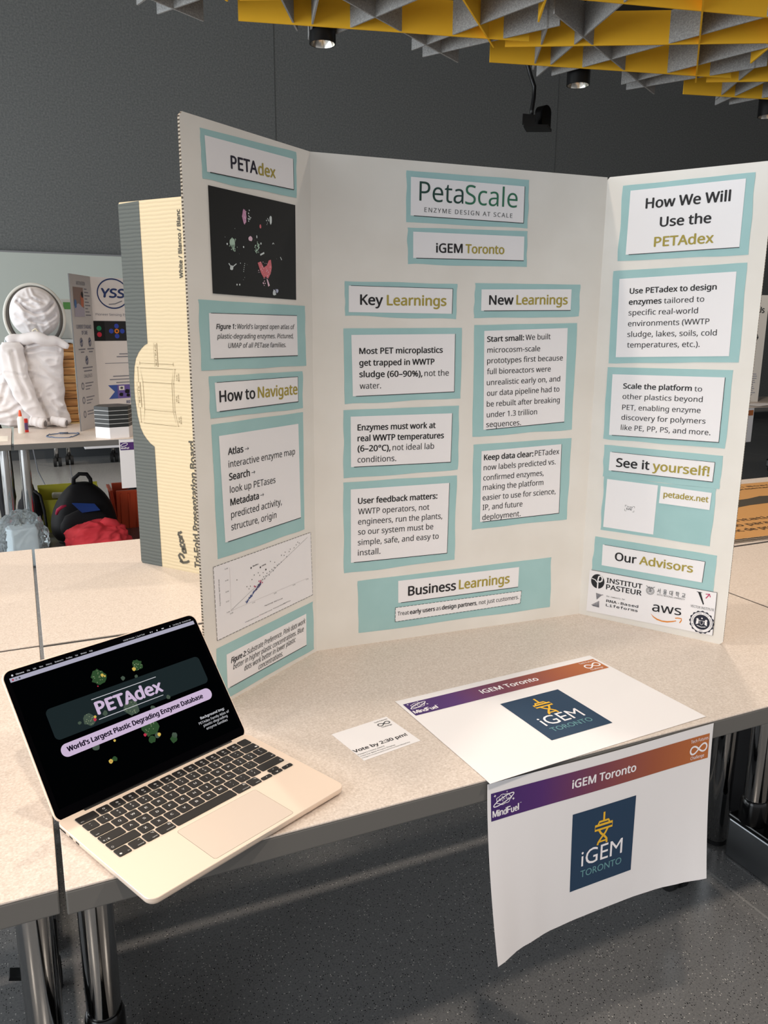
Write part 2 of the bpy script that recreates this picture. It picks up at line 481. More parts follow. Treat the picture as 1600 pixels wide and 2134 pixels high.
PAPERS=[
('C','heading_card','br',[(0.1787, 0.8964), (0.4315, 0.8972), (0.4324, 0.8097), (0.1796, 0.8087)],[(0.1872, 0.8863), (0.4224, 0.885), (0.4228, 0.8188), (0.1876, 0.8204)],[('Peta', 0.2041, 0.8469, 0.2929, 0.8465, 0.033, 0, 'pine'), ('Scale', 0.2969, 0.8462, 0.4074, 0.8459, 0.0337, 0, 'green'), ('ENZYME DESIGN AT SCALE', 0.2146, 0.8281, 0.3976, 0.8271, 0.0077, 's', 'gray')]),
('C','heading_card','b',[(0.1823, 0.7995), (0.4331, 0.8048), (0.4349, 0.7387), (0.1838, 0.7358)],[(0.1931, 0.7929), (0.4262, 0.7946), (0.4268, 0.75), (0.1938, 0.7468)],[('iGEM', 0.2402, 0.7583, 0.2938, 0.7595, 0.0158, 1, 'ink'), ('Toronto', 0.3008, 0.7594, 0.3828, 0.7607, 0.0157, 1, 'gold')]),
('C','heading_card','tr',[(0.0614, 0.7025), (0.2858, 0.7031), (0.2851, 0.6383), (0.0617, 0.6421)],[(0.0686, 0.695), (0.2761, 0.6941), (0.2757, 0.648), (0.0684, 0.6486)],[('Key', 0.0907, 0.6621, 0.1341, 0.6622, 0.0176, 1, 'ink'), ('Learnings', 0.1429, 0.662, 0.2626, 0.6627, 0.0178, 1, 'gold')]),
('C','heading_card','b',[(0.3235, 0.7057), (0.5606, 0.7085), (0.5614, 0.6466), (0.3235, 0.6405)],[(0.3373, 0.6943), (0.5402, 0.6991), (0.5404, 0.6579), (0.3378, 0.6544)],[('New', 0.355, 0.6662, 0.4076, 0.6674, 0.0172, 1, 'ink'), ('Learnings', 0.4151, 0.6675, 0.5317, 0.6696, 0.0175, 1, 'gold')]),
('C','text_card','br',[(0.0585, 0.6196), (0.2978, 0.6221), (0.299, 0.4871), (0.0603, 0.4825)],[(0.0732, 0.6083), (0.2836, 0.6107), (0.2848, 0.5004), (0.0759, 0.4965)],[('Most PET microplastics', 0.0888, 0.574, 0.2576, 0.5755, 0.0106, 1, 'ink'), ('get trapped in WWTP', 0.0888, 0.5526, 0.2406, 0.5534, 0.0107, 1, 'ink'), ('sludge (60–90%),', 0.0888, 0.5317, 0.2158, 0.5312, 0.0108, 1, 'ink'), ('not the', 0.2204, 0.5314, 0.2719, 0.5318, 0.0111, 0, 'ink'), ('water.', 0.0894, 0.51, 0.1316, 0.5103, 0.0109, 0, 'ink')]),
('C','text_card','b',[(0.3247, 0.6276), (0.5582, 0.6331), (0.561, 0.4158), (0.3283, 0.4102)],[(0.3462, 0.6166), (0.5361, 0.6232), (0.5407, 0.4325), (0.352, 0.4233)],[('Start small:', 0.3533, 0.5957, 0.4352, 0.5988, 0.0103, 1, 'ink'), ('We built', 0.4392, 0.5991, 0.4966, 0.6011, 0.0105, 0, 'ink'), ('microcosm-scale', 0.3542, 0.5747, 0.4738, 0.5775, 0.0104, 0, 'ink'), ('prototypes first because', 0.3547, 0.5541, 0.5283, 0.5588, 0.0105, 0, 'ink'), ('full bioreactors were', 0.3552, 0.5331, 0.501, 0.5368, 0.0105, 0, 'ink'), ('unrealistic early on, and', 0.3557, 0.5116, 0.5247, 0.5165, 0.0106, 0, 'ink'), ('our data pipeline had to', 0.3569, 0.4906, 0.5245, 0.4957, 0.0107, 0, 'ink'), ('be rebuilt after breaking', 0.3574, 0.4692, 0.5267, 0.4735, 0.0107, 0, 'ink'), ('under 1.3 trillion', 0.3582, 0.4479, 0.4738, 0.4506, 0.0108, 0, 'ink'), ('sequences.', 0.358, 0.4282, 0.4372, 0.4297, 0.0109, 0, 'ink')]),
('C','text_card','br',[(0.0577, 0.4713), (0.2963, 0.4731), (0.2971, 0.3456), (0.0574, 0.3425)],[(0.0714, 0.459), (0.2819, 0.4586), (0.2811, 0.3616), (0.0718, 0.3631)],[('Enzymes must work at', 0.0852, 0.4325, 0.2458, 0.4312, 0.0111, 1, 'ink'), ('real WWTP temperatures', 0.0852, 0.412, 0.2642, 0.4104, 0.0112, 1, 'ink'), ('(6–20°C),', 0.0852, 0.3926, 0.1516, 0.3912, 0.0112, 1, 'ink'), ('not ideal lab', 0.1562, 0.3913, 0.2437, 0.3902, 0.0114, 0, 'ink'), ('conditions.', 0.0849, 0.3713, 0.1637, 0.3701, 0.0113, 0, 'ink')]),
('C','text_card','br',[(0.0567, 0.3343), (0.296, 0.3337), (0.2959, 0.1579), (0.0573, 0.1541)],[(0.071, 0.3201), (0.2795, 0.3195), (0.2782, 0.1736), (0.0711, 0.174)],[('User feedback matters:', 0.086, 0.2909, 0.2529, 0.2894, 0.0113, 1, 'ink'), ('WWTP operators, not', 0.086, 0.2699, 0.236, 0.2679, 0.0113, 0, 'ink'), ('engineers, run the plants,', 0.0857, 0.2496, 0.2652, 0.2472, 0.0114, 0, 'ink'), ('so our system must be', 0.0857, 0.2292, 0.2456, 0.227, 0.0115, 0, 'ink'), ('simple, safe, and easy to', 0.0853, 0.2081, 0.2581, 0.206, 0.0115, 0, 'ink'), ('install.', 0.0853, 0.1872, 0.1322, 0.1865, 0.0116, 0, 'ink')]),
('C','text_card','br',[(0.3313, 0.3941), (0.5619, 0.3976), (0.5619, 0.2212), (0.3337, 0.2175)],[(0.3494, 0.3803), (0.5376, 0.3859), (0.5408, 0.2369), (0.3514, 0.2329)],[('Keep data clear:', 0.3556, 0.3615, 0.4697, 0.3634, 0.0111, 1, 'ink'), ('PETadex', 0.4738, 0.3642, 0.5327, 0.3653, 0.0114, 0, 'ink'), ('now labels predicted vs.', 0.3553, 0.3406, 0.5252, 0.344, 0.0112, 0, 'ink'), ('confirmed enzymes,', 0.3554, 0.3196, 0.4974, 0.3216, 0.0112, 0, 'ink'), ('making the platform', 0.3554, 0.2994, 0.4979, 0.3015, 0.0113, 0, 'ink'), ('easier to use for science,', 0.3555, 0.2781, 0.5293, 0.2802, 0.0114, 0, 'ink'), ('IP, and future', 0.3563, 0.2577, 0.4495, 0.2588, 0.0114, 0, 'ink'), ('deployment.', 0.3564, 0.2365, 0.4464, 0.2381, 0.0115, 0, 'ink')]),
('C','heading_card','b',[(0.0852, 0.1347), (0.5288, 0.1396), (0.5319, 0.0257), (0.0871, 0.0257)],[(0.1711, 0.1258), (0.4491, 0.126), (0.4487, 0.0815), (0.1717, 0.0789)],[('Business', 0.1934, 0.0922, 0.2997, 0.0922, 0.0194, 1, 'ink'), ('Learnings', 0.3078, 0.0927, 0.4264, 0.0933, 0.0198, 1, 'gold')]),
('C','text_strip','d',None,[(0.1655, 0.0698), (0.4574, 0.0719), (0.4553, 0.0439), (0.1651, 0.0398)],[('Treat', 0.1702, 0.0521, 0.1947, 0.0521, 0.0086, 0, 'ink'), ('early users', 0.1975, 0.0521, 0.2531, 0.0526, 0.0086, 1, 'ink'), ('as', 0.256, 0.0526, 0.2669, 0.0527, 0.0087, 0, 'ink'), ('design partners', 0.2694, 0.0527, 0.3485, 0.0534, 0.0087, 1, 'ink'), (', not just customers.', 0.3492, 0.0533, 0.4512, 0.0546, 0.0089, 0, 'ink')]),
('L','heading_card','br',[(0.0391, 0.8994), (0.2649, 0.9061), (0.2638, 0.8342), (0.0407, 0.8314)],[(0.0475, 0.891), (0.2557, 0.8939), (0.256, 0.8459), (0.0497, 0.842)],[('PETA', 0.1017, 0.8547, 0.1625, 0.856, 0.018, 1, 'navy'), ('dex', 0.1651, 0.8558, 0.2075, 0.8568, 0.0168, 1, 'gold')]),
('L','picture_print','',None,[(0.0508, 0.8237), (0.2594, 0.822), (0.2572, 0.6674), (0.0514, 0.6704)],[]),
('L','text_card','tb',[(0.0204, 0.6607), (0.2825, 0.6578), (0.2841, 0.5542), (0.0207, 0.5564)],[(0.0409, 0.6415), (0.2583, 0.6409), (0.2586, 0.5727), (0.041, 0.5736)],[('Figure 1:', 0.0553, 0.6179, 0.0987, 0.6182, 0.0075, 3, 'ink'), ("World's largest open atlas of", 0.1016, 0.6182, 0.2492, 0.618, 0.0077, 2, 'ink'), ('plastic-degrading enzymes. Pictured,', 0.0568, 0.6035, 0.2464, 0.6027, 0.0075, 2, 'ink'), ('UMAP of all PETase families.', 0.08, 0.5891, 0.2252, 0.5879, 0.0077, 2, 'ink')]),
('L','heading_card','brt',[(0.0357, 0.5472), (0.2721, 0.5449), (0.2722, 0.4799), (0.0356, 0.4826)],[(0.0471, 0.5371), (0.2577, 0.5361), (0.2578, 0.4923), (0.0491, 0.4919)],[('How to', 0.0565, 0.5065, 0.1405, 0.5066, 0.0171, 1, 'ink'), ('Navigate', 0.1483, 0.5066, 0.2549, 0.5059, 0.0176, 1, 'gold')]),
('L','text_card','b',[(0.0367, 0.4729), (0.272, 0.4724), (0.2705, 0.255), (0.0383, 0.2551)],[(0.0516, 0.4536), (0.2566, 0.4529), (0.2593, 0.2796), (0.0565, 0.2786)],[('Atlas', 0.0707, 0.4212, 0.1069, 0.4212, 0.0109, 1, 'ink'), ('→', 0.1113, 0.4228, 0.121, 0.4229, 0.0053, 0, 'ink'), ('interactive enzyme map', 0.0706, 0.4004, 0.245, 0.3993, 0.011, 0, 'ink'), ('Search', 0.071, 0.3796, 0.1209, 0.3791, 0.0111, 1, 'ink'), ('→', 0.1255, 0.3811, 0.135, 0.3813, 0.0055, 0, 'ink'), ('look up PETases', 0.0714, 0.3584, 0.1878, 0.3566, 0.0112, 0, 'ink'), ('Metadata', 0.0717, 0.3374, 0.1422, 0.3362, 0.0112, 1, 'ink'), ('→', 0.1465, 0.3385, 0.156, 0.3386, 0.0056, 0, 'ink'), ('predicted activity,', 0.0722, 0.3166, 0.2039, 0.3148, 0.0113, 0, 'ink'), ('structure, origin', 0.0714, 0.2958, 0.1881, 0.2937, 0.0114, 0, 'ink')]),
('L','chart_print','d',None,[(0.0261, 0.2446), (0.2889, 0.2451), (0.2921, 0.1202), (0.0279, 0.118)],[]),
('L','text_card','b',[(0.0259, 0.1039), (0.2934, 0.106), (0.2948, 0.0076), (0.0233, 0.0078)],[(0.0482, 0.0858), (0.2706, 0.0884), (0.2699, 0.0248), (0.0476, 0.0243)],[('Figure 2:', 0.0584, 0.0668, 0.0955, 0.067, 0.0095, 3, 'ink'), ('Substrate Preference. Pink dots work', 0.0989, 0.0672, 0.266, 0.0709, 0.0098, 2, 'ink'), ('better in higher plastic concentrations. Blue', 0.0625, 0.0534, 0.2605, 0.0566, 0.0096, 2, 'ink'), ('dots work better in lower plastic', 0.0899, 0.0404, 0.2348, 0.0438, 0.0098, 2, 'ink'), ('concentrations.', 0.1273, 0.0285, 0.1963, 0.0297, 0.01, 2, 'ink')]),
('R','heading_card','b',[(0.0324, 0.8955), (0.2728, 0.897), (0.2754, 0.7558), (0.032, 0.7544)],[(0.0483, 0.885), (0.2581, 0.8878), (0.2586, 0.7694), (0.0477, 0.7656)],[('How We Will', 0.0808, 0.8498, 0.2344, 0.8515, 0.0182, 1, 'ink'), ('Use the', 0.1109, 0.8145, 0.204, 0.8159, 0.0173, 1, 'ink'), ('PETAdex', 0.1028, 0.7781, 0.2119, 0.78, 0.0175, 1, 'gold')]),
('R','text_card','',[(0.0251, 0.7352), (0.2749, 0.742), (0.2783, 0.562), (0.0281, 0.5528)],[(0.0387, 0.7197), (0.2582, 0.7269), (0.2603, 0.5732), (0.0425, 0.5655)],[('Use PETadex to design', 0.062, 0.6906, 0.2258, 0.6955, 0.0103, 1, 'ink'), ('enzymes', 0.0619, 0.6693, 0.1258, 0.6714, 0.0104, 1, 'ink'), ('tailored to', 0.1306, 0.6712, 0.2057, 0.6737, 0.0101, 0, 'ink'), ('specific real-world', 0.0625, 0.6486, 0.1962, 0.6523, 0.0104, 0, 'ink'), ('environments (WWTP', 0.0631, 0.6273, 0.2189, 0.6321, 0.0105, 0, 'ink'), ('sludge, lakes, soils, cold', 0.0635, 0.6063, 0.2343, 0.6113, 0.0105, 0, 'ink'), ('temperatures, etc.).', 0.0646, 0.5853, 0.2052, 0.5894, 0.0106, 0, 'ink')]),
('R','text_card','br',[(0.0271, 0.545), (0.2703, 0.5475), (0.2698, 0.3975), (0.0278, 0.3966)],[(0.0383, 0.5311), (0.2574, 0.5333), (0.2579, 0.4088), (0.0401, 0.4055)],[('Scale the platform', 0.063, 0.5032, 0.198, 0.5049, 0.0103, 1, 'ink'), ('to', 0.2034, 0.5044, 0.2175, 0.5047, 0.0098, 0, 'ink'), ('other plastics beyond', 0.063, 0.482, 0.2205, 0.4845, 0.0103, 0, 'ink'), ('PET, enabling enzyme', 0.064, 0.4599, 0.2186, 0.4632, 0.0103, 0, 'ink'), ('discovery for polymers', 0.0638, 0.4391, 0.2297, 0.4429, 0.0104, 0, 'ink'), ('like PE, PP, PS, and more.', 0.0642, 0.4182, 0.2409, 0.4215, 0.0104, 0, 'ink')]),
('R','heading_card','brt',[(0.0315, 0.384), (0.2681, 0.3832), (0.2676, 0.3176), (0.0327, 0.3165)],[(0.045, 0.3704), (0.2548, 0.3694), (0.2541, 0.3301), (0.0447, 0.3307)],[('See it', 0.0603, 0.3406, 0.1287, 0.3411, 0.0178, 1, 'ink'), ('yourself!', 0.1361, 0.3411, 0.2459, 0.3409, 0.0178, 1, 'gold')]),
('R','blank_card','',[(0.0356, 0.3168), (0.2621, 0.3171), (0.2609, 0.2), (0.036, 0.1998)],[(0.043, 0.312), (0.1495, 0.3109), (0.1484, 0.2067), (0.0415, 0.2073)],[]),
('R','text_strip','',None,[(0.1552, 0.3103), (0.2546, 0.3083), (0.2536, 0.2736), (0.1545, 0.2746)],[('petadex.net', 0.1628, 0.2888, 0.2497, 0.2887, 0.0114, 1, 'gold')]),
('R','heading_card','tr',[(0.0256, 0.1834), (0.2766, 0.1831), (0.2766, 0.1081), (0.0229, 0.1076)],[(0.0435, 0.1682), (0.2555, 0.1673), (0.2536, 0.1227), (0.0442, 0.1216)],[('Our', 0.0727, 0.138, 0.1181, 0.1384, 0.0175, 1, 'ink'), ('Advisors', 0.1252, 0.1388, 0.2333, 0.14, 0.0172, 1, 'gold')]),
('R','logo_strip','tr',None,[(0.0189, 0.1068), (0.2842, 0.1076), (0.2843, 0.0159), (0.0171, 0.0114)],[('INSTITUT', 0.0583, 0.0852, 0.135, 0.0859, 0.0103, 1, 'black'), ('PASTEUR', 0.0583, 0.0701, 0.1347, 0.0709, 0.0108, 1, 'black'), ('서울대학교', 0.1669, 0.0839, 0.2241, 0.084, 0.0089, 'k', 'gray'), ('SEOUL NATIONAL UNIVERSITY', 0.1668, 0.0785, 0.2236, 0.0787, 0.0034, 0, 'gray'), ('VECTOR INSTITUTE', 0.2363, 0.0673, 0.2821, 0.0674, 0.0051, 0, 'gray'), ('the community for', 0.0598, 0.0528, 0.1009, 0.0531, 0.0033, 'm', 'gray'), ('RNA-Based', 0.0607, 0.0411, 0.1303, 0.0422, 0.0056, 'M', 'black'), ('Lifeforms', 0.0606, 0.0314, 0.1298, 0.0326, 0.0056, 'M', 'black'), ('aws', 0.1601, 0.0419, 0.2192, 0.0447, 0.0198, 5, 'black')])]

# ------------------------------------------------------------------ the room
b = B(); b.box((-7, -6, -0.1), (12, 8.05, 0.0), floor_m); struct(b.build('floor'))
b = B(); b.box((-7, 8.05, 0), (12, 8.25, 4.9), feltwall)
seam = M('felt_seam', (92, 93, 92), 0.95)
wall = struct(b.build('wall_back'))
b = B()
for X in (2.75, 6.4):
    b.box((X - 0.003, 8.046, 2.06), (X + 0.003, 8.052, 4.9), seam)
b.build('panel_seam', wall)
b = B(); b.box((-7, -6, 4.9), (12, 8.25, 5.0), ceil_m); struct(b.build('ceiling'))
b = B(); b.box((-7, 8.03, 0.0), (12, 8.05, 0.1), M('dark_skirting', (58, 60, 62), 0.6)); struct(b.build('baseboard_back'))
b = B(); b.box((11.9, -6, 0.0), (12.0, 8.05, 4.9), M('warm_side_wall', (150, 134, 118), 0.9)); struct(b.build('wall_right'))

t = thing('whiteboard', 'long pale grey-green whiteboard on the dark felt back wall', 'whiteboard', (0.0, 8.03, 0.165))
b = B(); b.box((-4.5, 7.99, 0.18), (2.2, 8.03, 2.045), whiteboard_m); b.build('writing_surface', t, origin=t.location)
b = B(); b.box((-4.52, 7.985, 2.045), (2.22, 8.03, 2.06), brushed); b.box((-4.52, 7.97, 0.165), (2.22, 8.03, 0.18), brushed)
b.build('frame', t, origin=t.location)

# ------------------------------------------------------------------ tables


def table(label, x, y, lf, rf, li=0.045, ri=0.045):
    """folding table; lf / rf: the left / right foot bar runs to the front (1) or to the back (0); li / ri: leg insets"""
    t = thing('training_table', label, 'table', (x, y, 0), 0, 'grey laminate training tables')
    b = B(); b.box((0, 0, TZ - 0.003), (1.524, 0.762, TZ), laminate); b.build('table_top', t, bevel=0.001)
    b = B(); b.box((0, 0, 0.701), (1.524, 0.762, TZ - 0.0032), band); b.build('edge_band', t, bevel=0.002)
    for sx_, fwd in ((li, lf), (1.524 - ri, rf)):
        ym = 0.395 if fwd else 0.38
        b = B(); b.lathe((sx_, ym, 0), [(0.026, 0.125), (0.0285, 0.13), (0.0285, 0.7005)], chrome, 28)
        b.build('leg', t, smooth=True, angle=40)
        yr = 0.502 if fwd else 0.272
        if fwd:
            b = B(); b.lathe((sx_, yr, 0), [(0.027, 0.012), (0.0285, 0.014), (0.0285, 0.7005)], chrome, 28); b.build('leg', t, smooth=True, angle=40)
            b = B(); b.lathe((sx_, yr, 0), [(0.026, 0.0005), (0.029, 0.002), (0.029, 0.0118)], rubber, 24); b.build('foot_pad', t, smooth=True, angle=40)
        y0, y1 = (0.02, 0.445) if fwd else (0.36, 0.745)
        b = B(); b.box((sx_ - 0.025, y0, 0.002 if fwd else 0.05), (sx_ + 0.025, y1, 0.112), brushed)
        b.box((sx_ - 0.026, y0 - 0.003, 0.1125), (sx_ + 0.026, y1 + 0.003, 0.126), blackg)
        fb = b.build('foot_bar', t, bevel=0.004)
        ct = 0.195 if fwd else 0.150
        b = B(); b.lathe((sx_, ym, 0), [(0.033, 0.127), (0.0345, 0.132), (0.0335, ct - 0.012), (0.0305, ct - 0.002), (0.0287, ct)], blackg, 28)
        b.build('leg_socket', t, smooth=True, angle=50)
        for yy in (() if fwd else (y0 + 0.05, y1 - 0.05)):
            b = B()
            for k in (-1, 1):
                b.lathe((sx_ + k * 0.017 - 0.011, yy, 0.034), [(0.01, 0.0), (0.03, 0.001), (0.034, 0.004), (0.034, 0.018), (0.03, 0.021), (0.01, 0.022)], rubber, 20, 'x')
            b.tube([(sx_, yy, 0.04), (sx_, yy, 0.065)], 0.008, chrome)
            b.box((sx_ - 0.012, yy + 0.025, 0.05), (sx_ + 0.012, yy + 0.062, 0.058), blackp, Matrix.Rotation(0.5, 3, 'X'))
            sg = -1 if sx_ > 0.7 else 1
            b.box((min(sx_ + sg * 0.026, sx_ + sg * 0.072), yy - 0.014, 0.052), (max(sx_ + sg * 0.026, sx_ + sg * 0.072), yy + 0.014, 0.060), blackp, Matrix.Rotation(-0.35 * sg, 3, 'Y'))
            b.build('castor', t, smooth=True, angle=35)
    return t


table('speckled grey table in front carrying the display board and laptop', 0.0, 0.0, 1, 0, 0.042, 0.15)
table('speckled grey table left of the laptop, cut by the picture edge', -1.531, 0.006, 1, 0)
table('speckled grey table right of the display board behind the hanging sign', 1.531, 0.0, 1, 0, 0.089, 0.045)
table('speckled grey table behind the display board under the kraft board', 0.0, 0.775, 0, 0)
table('speckled grey table behind the table at far left of the laptop', -1.531, 0.777, 1, 1)
table('speckled grey table at right carrying the flat kraft box', 1.531, 0.775, 0, 0)
table('far grey table carrying the hexagon lamp and glue bottle', -0.055, 3.80, 0, 0)
table('far grey table at left edge with a sheet of white paper', -1.592, 3.80, 0, 0)
table('far grey table under the wooden beehive box', -0.055, 4.575, 0, 0)
table('far grey table at right with the orange bannered sign hanging', 5.15, 3.84, 0, 0)

# ------------------------------------------------------------------ the display board
BDP = [(0.2386, 0.3565), (0.4903, 0.5283), (1.0988, 0.4917), (1.253, 0.2288)]
PFR = {}
for nm_, (a_, c_) in {'L': (0, 1), 'C': (1, 2), 'R': (2, 3)}.items():
    A_ = Vector((*BDP[a_], TZ)); C_ = Vector((*BDP[c_], TZ)); e_ = (C_ - A_); wd_ = e_.length; e_.normalize()
    PFR[nm_] = (A_, e_, Vector((e_.y, -e_.x, 0)), wd_)


def panel_map(nm):
    A_, e_, n_, w_ = PFR[nm]
    return lambda u, v, o: A_ + e_ * u + Vector((0, 0, v)) + n_ * o


board = thing('presentation_board', 'white tri-fold display board with teal-backed text cards standing on the front table', 'display board', (0.745, 0.51, TZ))
OB = board.location
bow = 0.0
for nm, pname in (('L', 'side_panel'), ('C', 'center_panel'), ('R', 'side_panel')):
    mp_ = panel_map(nm); w_ = PFR[nm][3]; H_ = 0.914
    b = B(mp_); r_ = 0.006
    if nm == 'L':
        pts = [(0, 0), (w_, 0), (w_, H_), (r_, H_), (0, H_ - r_)]
    elif nm == 'R':
        pts = [(0, 0), (w_ - r_, 0), (w_, r_), (w_, H_ - r_), (w_ - r_, H_), (r_ * 0.8, H_), (0, H_ - r_ * 0.8)]
    else:
        pts = [(0, 0), (w_, 0), (w_, H_), (0, H_)]
    n_ = PFR[nm][2]
    b.slab([mp_(u, v, 0) for u, v in pts], n_ * -0.004, boardwhite, edge_m)
    b.build(pname, board, origin=OB)


def torn(q, amp, seed, n=16):
    """quad outline with a slightly uneven, hand-cut edge"""
    rn = random.Random(seed); out = []
    for i in range(4):
        a, c = q[i], q[(i + 1) % 4]
        ph = rn.random() * 9
        for k in range(n):
            s = k / n
            w = 0 if k == 0 else amp * (noise.noise((s * 3.1 + ph, i * 7.3, seed)) * (1.0 if i != 0 else 0.5))
            dx, dy = c[0] - a[0], c[1] - a[1]; l = math.hypot(dx, dy)
            out.append((a[0] + dx * s - dy / l * w, a[1] + dy * s + dx / l * w))
    return out


def dashes(b, q, w, off, mat, dash=0.006, gap=0.0022):
    for i in range(4):
        a, c = q[i], q[(i + 1) % 4]; dx, dy = c[0] - a[0], c[1] - a[1]; l = math.hypot(dx, dy); s = 0
        while s < l:
            e = min(s + dash, l)
            b.stroke([(a[0] + dx * s / l, a[1] + dy * s / l), (a[0] + dx * e / l, a[1] + dy * e / l)], w, off, mat)
            s += dash + gap


extra = {}
PRINTS = []
seed = 3
for (nm, kind, edge, back, white, lines) in PAPERS:
    seed += 1
    mp_ = panel_map(nm); n_ = PFR[nm][2]
    par = board
    z0 = 0.0009 if back else 0.0007
    if kind in ('text_strip', 'logo_strip'):
        z0 = 0.0014
    if back:
        b = B(mp_)
        pts = torn(back, 0.0022, seed)
        b.slab([mp_(u, v, 0.0006) for u, v in pts], n_ * -0.0005, teal)
        par = b.build('backing_paper', board, origin=OB)
    b = B(mp_)
    wm = blackprint if kind == 'picture_print' else paperwhite
    b.slab([mp_(u, v, z0 + 0.0004) for u, v in white], n_ * -0.0004, wm)
    tl_, tr_, br_, bl_ = white
    ez = z0 + 0.0006
    if 'b' in edge:
        b.stroke([(bl_[0] + 0.006, bl_[1]), (br_[0], br_[1])], 0.0012, ez, ink)
    if 'r' in edge:
        b.stroke([tr_, br_], 0.0009, ez, ink)
    if 't' in edge:
        b.stroke([(tl_[0] + 0.004, tl_[1]), tr_], 0.0008, ez, ink)
    if 'd' in edge:
        dashes(b, white, 0.0008, ez, ink)
    for (tx, u0, v0, u1, v1, cap, st, colr) in lines:
        b.text(tx, u0, v0, u1, v1, cap, st, INKS[colr], z0 + 0.0008)
    Z = z0 + 0.0008
    if kind == 'picture_print':
        pink = M('print_pink', (196, 142, 176), 0.6); mint = M('print_mint', (170, 196, 178), 0.6); pale = M('print_pale', (206, 214, 214), 0.6)
        rose = M('print_rose', (206, 110, 118), 0.6); palepink = M('print_pale_pink', (224, 190, 206), 0.6); violet = M('print_violet', (180, 184, 208), 0.6)

        def cluster(c, rx, ry, mat, n, s, r=0.0014):
            rn = random.Random(s)
            for k in range(n):
                a = rn.random() * 2 * PI; q = math.sqrt(rn.random())
                b.blob((c[0] + rx * q * math.cos(a), c[1] + ry * q * math.sin(a)), r * (0.6 + 0.7 * rn.random()), Z + k * 0.000004, mat, 7, 0.4, k + s)
        b.blob((0.1285, 0.789), 0.0058, Z, pink, 16, 0.3, 5, 0.0125); cluster((0.129, 0.789), 0.006, 0.014, palepink, 16, 9, 0.001)
        cluster((0.1393, 0.790), 0.004, 0.011, pale, 14, 10, 0.0012)
        b.blob((0.1926, 0.791), 0.0040, Z, pale, 12, 0.35, 6, 0.0085); cluster((0.184, 0.7875), 0.003, 0.007, pale, 7, 11, 0.0011)
        b.blob((0.1663, 0.7782), 0.0024, Z, rose, 8, 0.2, 7, 0.0036); b.blob((0.1411, 0.7572), 0.0052, Z, palepink, 12, 0.25, 8, 0.0042)
        b.blob((0.1567, 0.7616), 0.0013, Z, pale, 8, 0.2, 8, 0.0028)
        b.blob((0.0985, 0.7475), 0.0068, Z, mint, 14, 0.3, 12, 0.0085); b.flat([(0.094, 0.744), (0.1045, 0.745), (0.1005, 0.735)], Z, mint); cluster((0.099, 0.745), 0.012, 0.011, mint, 14, 13, 0.0012)
        cluster((0.1557, 0.7446), 0.007, 0.0095, mint, 28, 14, 0.0013); b.stroke([(0.152, 0.7385), (0.1585, 0.742), (0.162, 0.751)], 0.0018, Z, mint)
        b.blob((0.1665, 0.7521), 0.002, Z, pale, 8, 0.2, 2); b.stroke([(0.164, 0.7345), (0.174, 0.7385)], 0.0026, Z, pale)
        b.blob((0.0866, 0.7447), 0.0018, Z, pale, 8, 0.2, 2); b.blob((0.1241, 0.7433), 0.0017, Z, pale, 8, 0.2, 3)
        b.stroke([(0.1955, 0.7535), (0.1977, 0.756), (0.2, 0.754)], 0.0012, Z, pale); b.stroke([(0.2155, 0.735), (0.219, 0.7305)], 0.0016, Z, pale)
        b.blob((0.0947, 0.7102), 0.0042, Z, pale, 10, 0.3, 4, 0.0046); b.stroke([(0.0885, 0.7165), (0.094, 0.711)], 0.0018, Z, pale); b.stroke([(0.096, 0.711), (0.106, 0.717)], 0.0015, Z, pale)
        for k in range(5):
            b.blob((0.1255 - 0.0008 * k, 0.7185 - 0.003 * k), 0.0009, Z, pale, 6, 0.2, k)
        b.blob((0.1155, 0.7185), 0.001, Z, pale, 6, 0.2, 1)
        heart = [(0.157, 0.722), (0.165, 0.7245), (0.172, 0.7155), (0.180, 0.7195), (0.185, 0.7275), (0.1905, 0.729), (0.1925, 0.717), (0.189, 0.707), (0.182, 0.6985), (0.176, 0.702), (0.172, 0.6985), (0.166, 0.705), (0.1615, 0.7125)]
        b.flat(heart, Z, rose); cluster((0.174, 0.712), 0.017, 0.014, palepink, 36, 17, 0.0009); cluster((0.176, 0.711), 0.012, 0.010, rose, 20, 19, 0.0014)
        b.flat([(0.178, 0.698), (0.181, 0.6975), (0.186, 0.688), (0.182, 0.686)], Z + 0.0001, palepink); cluster((0.171, 0.691), 0.004, 0.005, palepink, 8, 21, 0.0012)
        b.blob((0.1983, 0.6767), 0.0055, Z, pale, 10, 0.5, 23); b.blob((0.2052, 0.6802), 0.0042, Z, violet, 10, 0.4, 24); cluster((0.2, 0.678), 0.006, 0.005, violet, 10, 25, 0.001)
        b.blob((0.1058, 0.6857), 0.0017, Z, pale, 8, 0.2, 2); b.blob((0.1121, 0.686), 0.0017, Z, pale, 8, 0.2, 2)
        cluster((0.15, 0.74), 0.07, 0.06, pale, 10, 30, 0.0005)
    if kind == 'chart_print':
        hair = M('chart_hairline', (168, 160, 158), 0.7); blue = M('chart_blue', (52, 72, 128), 0.7); pinkd = M('chart_magenta', (176, 44, 92), 0.7); violetd = M('chart_violet', (70, 66, 110), 0.7)
        b.stroke([(0.063, 0.1597), (0.2784, 0.2379)], 0.0004, Z, grey_ink)
        b.stroke([(0.0632, 0.1597), (0.0639, 0.2343)], 0.0003, Z, hair); b.stroke([(0.063, 0.1592), (0.2763, 0.1581)], 0.0003, Z, hair)
        for (u, v) in CHART_DOTS:
            b.blob((u, v), 0.0011, Z + 0.00005, grey_ink, 8, 0.1, 1)
        for (u, v) in CHART_DOTS[:3]:
            b.flat([(u - 0.0019, v), (u, v - 0.0022), (u + 0.0019, v), (u, v + 0.0022)], Z + 0.0001, ink)
